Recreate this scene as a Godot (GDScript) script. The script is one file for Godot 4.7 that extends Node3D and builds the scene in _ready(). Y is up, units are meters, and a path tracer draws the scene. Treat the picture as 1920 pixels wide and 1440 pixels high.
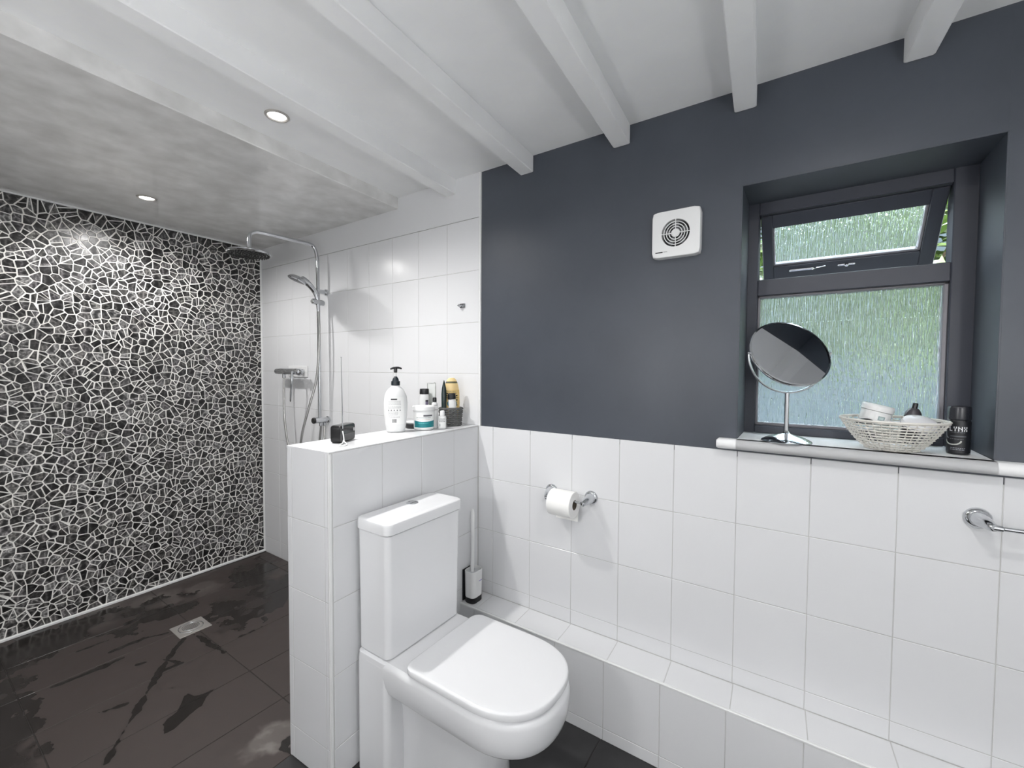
extends Node3D

# ---------------------------------------------------------------- geometry kit
# Triangles are written counter-clockwise seen from outside and flipped on output.
class Geo:
	var v := PackedVector3Array()
	var uv := PackedVector2Array()
	var col := PackedColorArray()
	var has_uv := false
	var has_col := false
	var tint := Color(1, 1, 1)

	func tri(a: Vector3, b: Vector3, c: Vector3, ua := Vector2.ZERO, ub := Vector2.ZERO, uc := Vector2.ZERO) -> void:
		if (b - a).cross(c - a).length_squared() < 1e-18:
			return
		v.append(a); v.append(b); v.append(c)
		uv.append(ua); uv.append(ub); uv.append(uc)
		if has_col:
			col.append(tint); col.append(tint); col.append(tint)

	func quad(a: Vector3, b: Vector3, c: Vector3, d: Vector3, ua := Vector2.ZERO, ub := Vector2.ZERO, uc := Vector2.ZERO, ud := Vector2.ZERO) -> void:
		tri(a, b, c, ua, ub, uc)
		tri(a, c, d, ua, uc, ud)

	func add(g: Geo, x: Transform3D) -> Geo:
		for i in range(0, g.v.size(), 3):
			tri(x * g.v[i], x * g.v[i + 1], x * g.v[i + 2], g.uv[i], g.uv[i + 1], g.uv[i + 2])
		return self

	func moved(x: Transform3D) -> Geo:
		var g := Geo.new()
		g.has_uv = has_uv
		g.add(self, x)
		return g

	func done(crease := 38.0) -> ArrayMesh:
		var n := PackedVector3Array()
		n.resize(v.size())
		var fn := PackedVector3Array()
		for i in range(0, v.size(), 3):
			fn.append((v[i + 1] - v[i]).cross(v[i + 2] - v[i]))
		if crease <= 0.0:
			for i in v.size():
				n[i] = fn[i / 3].normalized()
		else:
			var at := {}
			for i in v.size():
				var k := Vector3i((v[i] * 20000.0).round())
				if at.has(k):
					at[k].append(i / 3)
				else:
					at[k] = [i / 3]
			var lim := cos(deg_to_rad(crease))
			var un := PackedVector3Array()
			for f in fn:
				un.append(f.normalized())
			for i in v.size():
				var k := Vector3i((v[i] * 20000.0).round())
				var me := un[i / 3]
				var s := Vector3.ZERO
				for f in at[k]:
					if me.dot(un[f]) > lim:
						s += fn[f]
				n[i] = s.normalized() if s.length() > 1e-14 else me
		var ov := PackedVector3Array(); var on := PackedVector3Array()
		var ou := PackedVector2Array(); var oc := PackedColorArray()
		for i in range(0, v.size(), 3):
			for j in [0, 2, 1]:
				ov.append(v[i + j]); on.append(n[i + j]); ou.append(uv[i + j])
				if has_col:
					oc.append(col[i + j])
		var arr := []
		arr.resize(Mesh.ARRAY_MAX)
		arr[Mesh.ARRAY_VERTEX] = ov
		arr[Mesh.ARRAY_NORMAL] = on
		if has_uv:
			arr[Mesh.ARRAY_TEX_UV] = ou
		if has_col:
			arr[Mesh.ARRAY_COLOR] = oc
		var m := ArrayMesh.new()
		m.add_surface_from_arrays(Mesh.PRIMITIVE_TRIANGLES, arr)
		return m

func loft(rings: Array, cap0 := true, cap1 := true) -> Geo:
	var g := Geo.new()
	g.has_uv = true
	var n: int = rings[0].size()
	var m := rings.size()
	for k in m - 1:
		var lo: PackedVector3Array = rings[k]
		var hi: PackedVector3Array = rings[k + 1]
		var v0 := 1.0 - float(k) / (m - 1); var v1 := 1.0 - float(k + 1) / (m - 1)
		for i in n:
			var j := (i + 1) % n
			var u0 := float(i) / n; var u1 := float(i + 1) / n
			g.quad(lo[i], lo[j], hi[j], hi[i], Vector2(u0, v0), Vector2(u1, v0), Vector2(u1, v1), Vector2(u0, v1))
	for c in 2:
		if (c == 0 and not cap0) or (c == 1 and not cap1):
			continue
		var r: PackedVector3Array = rings[0] if c == 0 else rings[m - 1]
		var mid := Vector3.ZERO
		for p in r:
			mid += p / n
		for i in n:
			var j := (i + 1) % n
			if c == 0:
				g.tri(mid, r[j], r[i])
			else:
				g.tri(mid, r[i], r[j])
	return g

func ring(poly: PackedVector2Array, y: float) -> PackedVector3Array:
	var r := PackedVector3Array()
	for p in poly:
		r.append(Vector3(p.x, y, -p.y))
	return r

func rrect(w: float, d: float, r: float, seg := 4, cx := 0.0, cy := 0.0) -> PackedVector2Array:
	var p := PackedVector2Array()
	r = minf(r, minf(w, d) / 2 - 1e-5)
	for k in 4:
		var c := Vector2((w / 2 - r) * [1, -1, -1, 1][k], (d / 2 - r) * [1, 1, -1, -1][k])
		for i in seg + 1:
			var a := PI / 2 * (k + float(i) / seg)
			p.append(Vector2(cx, cy) + c + Vector2(cos(a), sin(a)) * r)
	return p

func ellipse(rx: float, ry: float, seg := 24) -> PackedVector2Array:
	var p := PackedVector2Array()
	for i in seg:
		var a := TAU * i / seg
		p.append(Vector2(cos(a) * rx, sin(a) * ry))
	return p

# seat shape: straight back at xb, straight sides to xs, rounded front reaching xf
func dshape(xb: float, xs: float, xf: float, hw: float, rb: float, e := 2.4) -> PackedVector2Array:
	var p := PackedVector2Array()
	for i in 6:
		var a := PI + PI / 2 * i / 5.0
		p.append(Vector2(xb + rb, -hw + rb) + Vector2(cos(a), sin(a)) * rb)
	p.append(Vector2((xb + rb + xs) / 2, -hw))
	for i in 29:
		var a := -PI / 2 + PI * i / 28.0
		var c := cos(a); var s := sin(a)
		p.append(Vector2(xs + (xf - xs) * pow(absf(c), 2.0 / e), hw * signf(s) * pow(absf(s), 2.0 / e)))
	p.append(Vector2((xb + rb + xs) / 2, hw))
	for i in 6:
		var a := PI / 2 + PI / 2 * i / 5.0
		p.append(Vector2(xb + rb, hw - rb) + Vector2(cos(a), sin(a)) * rb)
	return p

func lathe(prof: Array, seg := 32, cap0 := true, cap1 := true) -> Geo:
	var rings := []
	for p in prof:
		rings.append(ring(ellipse(maxf(p[0], 1e-5), maxf(p[0], 1e-5), seg), p[1]))
	return loft(rings, cap0, cap1)

func rbox(w: float, h: float, d: float, r := 0.004, b := 0.002, seg := 2) -> Geo:
	var y := h / 2
	return loft([ring(rrect(w - 2 * b, d - 2 * b, r, seg), -y), ring(rrect(w, d, r, seg), -y + b), ring(rrect(w, d, r, seg), y - b), ring(rrect(w - 2 * b, d - 2 * b, r, seg), y)])

func bar_box(a: Vector3, b: Vector3, bev := 0.002) -> Geo:
	var s := b - a
	return rbox(s.x, s.y, s.z, bev, bev, 1).moved(Transform3D(Basis.IDENTITY, (a + b) / 2))

func tube(path: Array, r, seg := 12, caps := true) -> Geo:
	var pts := PackedVector3Array(path)
	var rings := []
	var nrm := Vector3.ZERO
	for i in pts.size():
		var t := (pts[mini(i + 1, pts.size() - 1)] - pts[maxi(i - 1, 0)]).normalized()
		if i == 0:
			nrm = t.cross(Vector3.UP if absf(t.y) < 0.9 else Vector3.RIGHT).normalized()
		else:
			nrm = (nrm - t * nrm.dot(t)).normalized()
		var bi := t.cross(nrm)
		var rr: float = r[i] if r is Array else r
		var q := PackedVector3Array()
		for k in seg:
			var a := TAU * k / seg
			q.append(pts[i] + (nrm * cos(a) + bi * sin(a)) * rr)
		rings.append(q)
	return loft(rings, caps, caps)

func curve(pts: Array, per := 8) -> Array:
	var out := []
	for i in pts.size() - 1:
		var p0: Vector3 = pts[maxi(i - 1, 0)]; var p1: Vector3 = pts[i]; var p2: Vector3 = pts[i + 1]; var p3: Vector3 = pts[mini(i + 2, pts.size() - 1)]
		for k in per:
			out.append(p1.cubic_interpolate(p2, p0, p3, float(k) / per))
	out.append(pts[-1])
	return out

func torus(rad: float, r: float, seg := 40, sides := 8) -> Geo:
	var g := Geo.new()
	g.has_uv = true
	for i in seg:
		for k in sides:
			var q := []
			for e in [[i, k], [i + 1, k], [i + 1, k + 1], [i, k + 1]]:
				var a: float = TAU * e[0] / seg; var b: float = TAU * e[1] / sides
				q.append(Vector3(cos(a) * (rad + r * cos(b)), r * sin(b), -sin(a) * (rad + r * cos(b))))
			g.quad(q[0], q[1], q[2], q[3])
	return g

# flat tile lying in XY, face towards +z at z = 0, t deep
func tile_geo(w: float, h: float, t := 0.008, b := 0.0010) -> Geo:
	var g := Geo.new()
	var x := w / 2; var y := h / 2
	var o := [Vector3(-x, -y, -t), Vector3(x, -y, -t), Vector3(x, y, -t), Vector3(-x, y, -t)]
	var p := [Vector3(-x, -y, -b), Vector3(x, -y, -b), Vector3(x, y, -b), Vector3(-x, y, -b)]
	var q := [Vector3(-x + b, -y + b, 0), Vector3(x - b, -y + b, 0), Vector3(x - b, y - b, 0), Vector3(-x + b, y - b, 0)]
	for i in 4:
		var j := (i + 1) % 4
		g.quad(o[i], o[j], p[j], p[i])
		g.quad(p[i], p[j], q[j], q[i])
	g.quad(q[0], q[1], q[2], q[3])
	return g

func bas(x: Vector3, y: Vector3, z: Vector3, o := Vector3.ZERO) -> Transform3D:
	return Transform3D(Basis(x, y, z), o)

# turn the y axis of a lathed shape towards a direction
func aim(dir: Vector3, o: Vector3) -> Transform3D:
	var y := dir.normalized()
	var x := y.cross(Vector3.UP if absf(y.y) < 0.95 else Vector3.BACK).normalized()
	return Transform3D(Basis(x, y, x.cross(y)), o)

# ---------------------------------------------------------------- naming kit
var taken := {}
func numbered(called: String) -> String:
	var n: int = taken.get(called, 0)
	taken[called] = n + 1
	return called if n == 0 else "%s_%03d" % [called, n]

func tag(o: Node, label: String, category := "", group := "", kind := "") -> void:
	if label: o.set_meta("label", label)
	if category: o.set_meta("category", category)
	if group: o.set_meta("group", group)
	if kind: o.set_meta("kind", kind)

func thing(called: String, label: String, category: String, at := Vector3.ZERO, turn := 0.0, group := "") -> Node3D:
	var o := Node3D.new()
	o.name = numbered(called)
	add_child(o)
	o.position = at
	o.rotation.y = turn
	tag(o, label, category, group)
	return o

func setting(called: String, label := "", at := Vector3.ZERO, turn := 0.0) -> Node3D:
	var o := Node3D.new()
	o.name = called
	add_child(o)
	o.position = at
	o.rotation.y = turn
	tag(o, label, "", "", "structure")
	return o

func part(parent: Node, called: String, mesh, mat: Material, x := Transform3D.IDENTITY, label := "") -> MeshInstance3D:
	var o := MeshInstance3D.new()
	o.mesh = mesh.done() if mesh is Geo else mesh
	o.material_override = mat
	var k := "%d/%s" % [parent.get_instance_id(), called]
	var n: int = taken.get(k, 0)
	taken[k] = n + 1
	o.name = called if n == 0 else "%s_%03d" % [called, n]
	parent.add_child(o, true)
	o.transform = x
	o.cast_shadow = GeometryInstance3D.SHADOW_CASTING_SETTING_ON
	if label: o.set_meta("label", label)
	return o

func at(x: float, y: float, z: float) -> Transform3D:
	return Transform3D(Basis.IDENTITY, Vector3(x, y, z))

# ---------------------------------------------------------------- materials
func mat(c: Color, rough := 0.5, metal := 0.0) -> StandardMaterial3D:
	var m := StandardMaterial3D.new()
	m.albedo_color = c
	m.roughness = rough
	m.metallic = metal
	return m

func noise_image(size: int, freq: float, octaves: int, sd: int, kind := FastNoiseLite.TYPE_SIMPLEX_SMOOTH, fractal := FastNoiseLite.FRACTAL_FBM) -> Image:
	var n := FastNoiseLite.new()
	n.seed = sd
	n.noise_type = kind
	n.frequency = freq
	n.fractal_type = fractal
	n.fractal_octaves = octaves
	return n.get_seamless_image(size, size, false, false, 0.15)

# noise stretched between two colours
func tone_tex(img: Image, a: Color, b: Color, power := 1.0) -> ImageTexture:
	var w := img.get_width(); var h := img.get_height()
	var src := img.duplicate() as Image
	src.convert(Image.FORMAT_L8)
	var d := src.get_data()
	var out := PackedByteArray()
	out.resize(w * h * 3)
	var lut := []
	for i in 256:
		var c := a.lerp(b, pow(i / 255.0, power))
		lut.append([c.r8, c.g8, c.b8])
	for i in w * h:
		var c: Array = lut[d[i]]
		out[i * 3] = c[0]; out[i * 3 + 1] = c[1]; out[i * 3 + 2] = c[2]
	return ImageTexture.create_from_image(Image.create_from_data(w, h, false, Image.FORMAT_RGB8, out))

func tri_map(m: StandardMaterial3D, scale: float) -> StandardMaterial3D:
	m.uv1_triplanar = true
	m.uv1_world_triplanar = true
	m.uv1_scale = Vector3.ONE * scale
	return m

var M := {}
func make_materials() -> void:
	M.tile = mat(Color8(221, 222, 224), 0.22)
	M.tile.metallic_specular = 0.38
	M.grout = mat(Color8(192, 192, 191), 0.85)
	M.ceramic = mat(Color8(227, 228, 230), 0.07)
	M.seat = mat(Color8(226, 227, 229), 0.22)
	M.chrome = mat(Color8(205, 207, 210), 0.09, 1.0)
	M.brushed = mat(Color8(190, 186, 182), 0.4, 0.7)
	M.plaster = tri_map(mat(Color.WHITE, 0.75), 0.9)
	M.plaster.albedo_texture = tone_tex(noise_image(256, 0.012, 4, 5), Color8(238, 239, 240), Color8(246, 247, 247))
	M.grey = tri_map(mat(Color.WHITE, 0.42), 0.7)
	M.grey.albedo_texture = tone_tex(noise_image(256, 0.01, 4, 9), Color8(61, 66, 75), Color8(70, 75, 84))
	M.frame = mat(Color8(60, 63, 73), 0.45)
	M.bead = mat(Color8(128, 126, 132), 0.4)
	M.sill = mat(Color8(238, 239, 240), 0.7)
	M.panel = tri_map(mat(Color.WHITE, 0.12), 0.8)
	M.panel.albedo_texture = tone_tex(noise_image(512, 0.022, 5, 23, FastNoiseLite.TYPE_PERLIN), Color8(204, 204, 202), Color8(240, 240, 239))
	M.white = mat(Color8(230, 231, 231), 0.35)
	M.black = mat(Color8(18, 19, 22), 0.3)
	M.rubber = mat(Color8(30, 30, 30), 0.55)
	M.white_trim = mat(Color8(226, 227, 227), 0.4)
	M.paper = mat(Color8(240, 240, 238), 0.9)
	M.card = mat(Color8(96, 88, 78), 0.9)
	# frosted glass: fine vertical ripples
	M.glass = mat(Color(0.95, 0.98, 0.99, 0.02), 0.1)
	M.glass.transparency = BaseMaterial3D.TRANSPARENCY_ALPHA
	M.glass.refraction_enabled = true
	M.glass.refraction_scale = 0.05
	M.glass.normal_enabled = true
	M.glass.normal_texture = ripple_normal()
	M.glass.normal_scale = 1.0

func ripple_normal() -> ImageTexture:
	var n := FastNoiseLite.new()
	n.seed = 77
	n.frequency = 0.05
	n.fractal_octaves = 3
	var im := Image.create(512, 512, false, Image.FORMAT_L8)
	for y in 512:
		for x in 512:
			var a := n.get_noise_2d(x * 1.7, y * 0.11) * 0.9 + n.get_noise_2d(x * 0.8 + 300, y * 0.5) * 0.3
			im.set_pixel(x, y, Color.from_hsv(0, 0, clampf(0.5 + a * 0.55, 0, 1)))
	im.bump_map_to_normal_map(7.0)
	return ImageTexture.create_from_image(im)

# ---------------------------------------------------------------- camera and light
const CAM := Vector3(1.2138, 1.3913, 1.6428)
const TURN := Vector3(-0.03438, 0.59287, 0.00541)
const FOCAL := 810.0

func make_camera_and_light() -> void:
	var c := Camera3D.new()
	c.name = "camera"
	c.position = CAM
	c.rotation = TURN
	c.fov = rad_to_deg(2.0 * atan(720.0 / FOCAL))
	c.near = 0.02
	add_child(c)
	c.current = true
	var we := WorldEnvironment.new()
	we.name = "environment"
	var e := Environment.new()
	e.tonemap_mode = Environment.TONE_MAPPER_LINEAR
	e.tonemap_exposure = 1.2
	e.background_mode = Environment.BG_SKY
	var sky := Sky.new()
	var sm := ProceduralSkyMaterial.new()
	sm.sky_top_color = Color8(206, 214, 222)
	sm.sky_horizon_color = Color8(232, 238, 240)
	sm.ground_horizon_color = Color8(190, 196, 190)
	sm.ground_bottom_color = Color8(90, 100, 84)
	sm.sun_angle_max = 0.0
	sky.sky_material = sm
	e.sky = sky
	e.background_energy_multiplier = 21.0
	e.ambient_light_source = Environment.AMBIENT_SOURCE_SKY
	e.sdfgi_enabled = true
	e.ssao_enabled = true
	e.ssil_enabled = true
	we.environment = e
	add_child(we)

func downlight(p: Vector3, label: String, energy: float, cone := 84.0, soft := 0.6) -> void:
	var t := thing("ceiling_downlight", label, "ceiling light", p, 0.0, "recessed ceiling downlights")
	part(t, "bezel", lathe([[0.030, 0.0], [0.034, -0.005], [0.039, -0.005], [0.0425, -0.001], [0.0425, 0.0]].map(func(q): return [q[0], q[1]]), 36, false, false), M.brushed)
	var lm := mat(Color8(255, 252, 244), 0.4)
	lm.emission_enabled = true
	lm.emission = Color8(255, 253, 248)
	lm.emission_energy_multiplier = 6.0
	part(t, "lamp_lens", lathe([[0.0, -0.0042], [0.022, -0.004], [0.030, -0.001]], 32, false, false), lm)
	var s := SpotLight3D.new()
	s.name = "downlight_beam"
	t.add_child(s)
	s.position = Vector3(0, -0.012, 0)
	s.rotation.x = -PI / 2
	s.light_color = Color8(255, 253, 251)
	s.light_energy = energy
	s.light_size = 0.026
	s.spot_angle = cone
	s.spot_angle_attenuation = soft
	s.spot_range = 12.0
	s.spot_attenuation = 2.0
	s.shadow_enabled = true

func wall_lamp(p: Vector3, label: String, energy: float) -> void:
	var t := thing("globe_wall_lamp", label, "wall lamp", p, 0.0, "opal globe wall lamps")
	part(t, "back_plate", lathe([[0.045, 0.0], [0.045, 0.008], [0.02, 0.014], [0.012, 0.03]], 24).moved(aim(Vector3(0, 0, -1), Vector3(0, 0, -0.0005))), M.brushed)
	var gm := mat(Color8(250, 249, 246), 0.3)
	gm.emission_enabled = true
	gm.emission = Color8(250, 252, 255)
	gm.emission_energy_multiplier = 2.5
	var pr := []
	for k in 13:
		var a := -PI / 2 + PI * k / 12.0
		pr.append([0.07 * cos(a), 0.07 * sin(a)])
	part(t, "opal_globe", lathe(pr, 28, false, false), gm, at(0, 0, -0.095))
	var o := OmniLight3D.new()
	o.name = "globe_glow"
	t.add_child(o)
	o.position = Vector3(0, 0, -0.095)
	o.light_color = Color8(254, 253, 253)
	o.light_energy = energy
	o.light_size = 0.066
	o.omni_range = 12.0
	o.omni_attenuation = 2.0
	o.shadow_enabled = true

# ---------------------------------------------------------------- the room
const CEIL := 2.328
const DADO := 1.117
const TW := 0.2068
const TH := 0.25
const LEDGE_Y := 0.307
const LEDGE_Z := 0.141

func tile_grid(parent: Node, xs: Array, ys: Array, z: float, m: Material, x := Transform3D.IDENTITY, gap := 0.0022, seeded := 1) -> void:
	var rng := RandomNumberGenerator.new()
	rng.seed = seeded
	var cache := {}
	for i in xs.size() - 1:
		for j in ys.size() - 1:
			var w: float = absf(xs[i + 1] - xs[i]) - gap; var h: float = absf(ys[j + 1] - ys[j]) - gap
			var k := Vector2i(roundi(w * 10000), roundi(h * 10000))
			if not cache.has(k):
				cache[k] = tile_geo(w, h).done(0)
			var b := Basis.from_euler(Vector3(rng.randfn(0, 0.0012), rng.randfn(0, 0.0012), 0))
			part(parent, "tile", cache[k], m, x * Transform3D(b, Vector3((xs[i] + xs[i + 1]) / 2.0, (ys[j] + ys[j + 1]) / 2.0, z + rng.randf_range(-0.0003, 0.0003))))

func build_room() -> void:
	var skew := atan(0.043)
	# --- window wall
	var wb := setting("wall_back", "window wall: dark slate grey paint above white ceramic tiles")
	var g := Geo.new()
	for q in [[-0.076, DADO - 0.02, 1.030, CEIL + 0.1], [1.637, DADO - 0.02, 2.5, CEIL + 0.1], [1.030, 2.010, 1.637, CEIL + 0.1], [1.030, DADO - 0.02, 1.637, 1.130]]:
		g.add(bar_box(Vector3(q[0], q[1], -0.31), Vector3(q[2], q[3], -0.006), 0.0001), Transform3D.IDENTITY)
	part(wb, "painted_plaster", g, M.grey, Transform3D.IDENTITY, "dark slate grey matt painted plaster")
	part(wb, "tile_bed", bar_box(Vector3(-2.4, -0.1, -0.31), Vector3(2.5, DADO - 0.02, -0.0010), 0.0001), M.grout)
	part(wb, "shower_tile_bed", bar_box(Vector3(-2.4, DADO - 0.02, -0.31), Vector3(-0.088, 2.117, -0.0010), 0.0001), M.grout)
	part(wb, "plaster_strip", bar_box(Vector3(-2.4, 2.1185, -0.31), Vector3(-0.088, CEIL + 0.1, 0.0), 0.0001), M.tile, Transform3D.IDENTITY, "white glazed strip above the shower tiles")
	var xs := [-0.088]
	for k in 13:
		xs.append(k * TW)
	tile_grid(wb, xs, [0.307, 0.367, 0.617, 0.867, DADO], 0.0, M.tile, Transform3D.IDENTITY, 0.0022, 3)
	var sx := []
	for k in 11:
		sx.append(-0.088 - 0.2045 * (10 - k))
	sx[0] = -2.16
	var sy := [0.0, 0.117]
	for k in 8:
		sy.append(0.367 + TH * k)
	tile_grid(wb, sx, sy, 0.0, M.tile, Transform3D.IDENTITY, 0.0022, 4)
	part(wb, "edge_trim", rbox(0.012, CEIL - DADO, 0.014, 0.003, 0.001).moved(at(-0.082, (CEIL + DADO) / 2, -0.004)), M.white_trim, Transform3D.IDENTITY, "thin white tile edge trim")
	# reveal lining of the window opening
	var rv := Geo.new()
	for q in [[1.028, 1.161, 1.032, 2.0105], [1.635, 1.161, 1.639, 2.0105]]:
		rv.add(bar_box(Vector3(q[0], q[1], -0.31), Vector3(q[2], q[3], -0.0055), 0.0005), Transform3D.IDENTITY)
	rv.add(bar_box(Vector3(1.028, 2.0075, -0.31), Vector3(1.639, 2.0115, -0.0055), 0.0005), Transform3D.IDENTITY)
	part(wb, "reveal", rv, M.grey, Transform3D.IDENTITY, "slate grey painted window reveal")
	# --- tiled boxing ledge
	var lb := setting("trim_1", "low white tiled boxing ledge along the foot of the window wall")
	part(lb, "tile_bed", bar_box(Vector3(-0.088, -0.05, -0.01), Vector3(2.45, LEDGE_Y - 0.001, LEDGE_Z - 0.001), 0.0001), M.grout)
	tile_grid(lb, xs, [0.0, 0.046, LEDGE_Y - 0.006], LEDGE_Z, M.tile, Transform3D.IDENTITY, 0.0022, 5)
	var sk := 0.05
	var zt := Transform3D(Basis(Vector3(1, 0, 0), Vector3(sk, 0, 1).normalized() * -1.0, Vector3(0, 1, 0)), Vector3(0.0035, LEDGE_Y, 0))
	zt.basis = Basis(Vector3(1, 0, 0), Vector3(-sk, 0, -1), Vector3(0, 1, 0))
	tile_grid(lb, xs, [-LEDGE_Z + 0.008, -0.001], 0.0, M.tile, zt, 0.0022, 6)
	part(lb, "edge_trim", rbox(2.53, 0.008, 0.010, 0.003, 0.002).moved(at(1.18, LEDGE_Y - 0.0035, LEDGE_Z - 0.0035)), M.white_trim)
	# --- half-height partition
	var pw := setting("wall_partition", "half-height white tiled partition wall between shower and toilet", Vector3(-0.088, 0, 0), skew)
	var L := 0.822; var W := 0.237
	part(pw, "tile_bed", bar_box(Vector3(-W + 0.001, -0.05, -0.02), Vector3(-0.001, DADO - 0.001, L - 0.001), 0.0001), M.grout)
	var front := Transform3D(Basis(Vector3(0, 0, -1), Vector3.UP, Vector3.RIGHT), Vector3.ZERO)
	var rows := [0.0, 0.117, 0.367, 0.617, 0.867, DADO - 0.003]
	tile_grid(pw, [-L + 0.013, -0.600, -0.392, -0.186, -0.004], rows, 0.0, M.tile, front, 0.0022, 7)
	tile_grid(pw, [-W + 0.002, -W + 0.028, -0.026, -0.010], rows, L, M.tile, Transform3D.IDENTITY, 0.0022, 8)
	var backx := Transform3D(Basis(Vector3(0, 0, 1), Vector3.UP, Vector3.LEFT), Vector3(-W, 0, 0))
	tile_grid(pw, [0.004, 0.21, 0.417, 0.624, L - 0.002], rows, 0.0, M.tile, backx, 0.0022, 9)
	var topx := Transform3D(Basis(Vector3(1, 0, 0), Vector3(0, 0, -1), Vector3.UP), Vector3(0, DADO + 0.002, 0))
	tile_grid(pw, [-W, 0.0], [-L - 0.001, -0.615, -0.408, -0.201, -0.003], 0.0, M.tile, topx, 0.002, 10)
	part(pw, "corner_trim", rbox(0.012, DADO - 0.004, 0.014, 0.006, 0.001, 4).moved(at(-0.0055, (DADO - 0.004) / 2, L - 0.0065)), M.white_trim)
	# --- ceiling
	var ce := setting("ceiling", "white ceiling with painted beams and a glossy marbled panel over the shower")
	part(ce, "plaster", bar_box(Vector3(-2.5, CEIL, -0.05), Vector3(2.6, CEIL + 0.1, 2.6), 0.0001), M.plaster)
	var slope := 0.068
	var cs := Transform3D(Basis(Vector3(1, 0, 0), Vector3(0, 1, 0), Vector3(slope, 0, 1)), Vector3.ZERO)
	for x in [-0.300, 0.145, 0.577, 1.001, 1.427, 1.853]:
		var bg := rbox(0.066, 0.085, 2.5, 0.004, 0.003, 2)
		part(ce, "beam", bg.moved(cs * at(x + 0.033, 2.2565 + 0.0425, 1.244)), M.plaster, Transform3D.IDENTITY, "white painted timber beam")
	part(ce, "shower_panel", bar_box(Vector3(-2.6, 2.268, -0.005), Vector3(-0.655, 2.40, 2.5), 0.003).moved(cs), M.panel, Transform3D.IDENTITY, "glossy pale marbled ceiling panel")
	# --- walls behind the viewer
	var wf := setting("wall_front", "plain pale grey wall opposite the window")
	part(wf, "plaster", bar_box(Vector3(-2.6, -0.1, 2.30), Vector3(2.6, 2.45, 2.42), 0.0001), M.plaster)
	var wr := setting("wall_right", "plain pale grey side wall")
	part(wr, "plaster", bar_box(Vector3(2.38, -0.1, -0.2), Vector3(2.5, 2.45, 2.45), 0.0001), M.plaster)

# ---------------------------------------------------------------- floor
func seg_dist(p: Vector2, a: Vector2, b: Vector2) -> float:
	var ab := b - a
	var t := clampf((p - a).dot(ab) / maxf(ab.length_squared(), 1e-9), 0, 1)
	return p.distance_to(a + ab * t)

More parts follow.
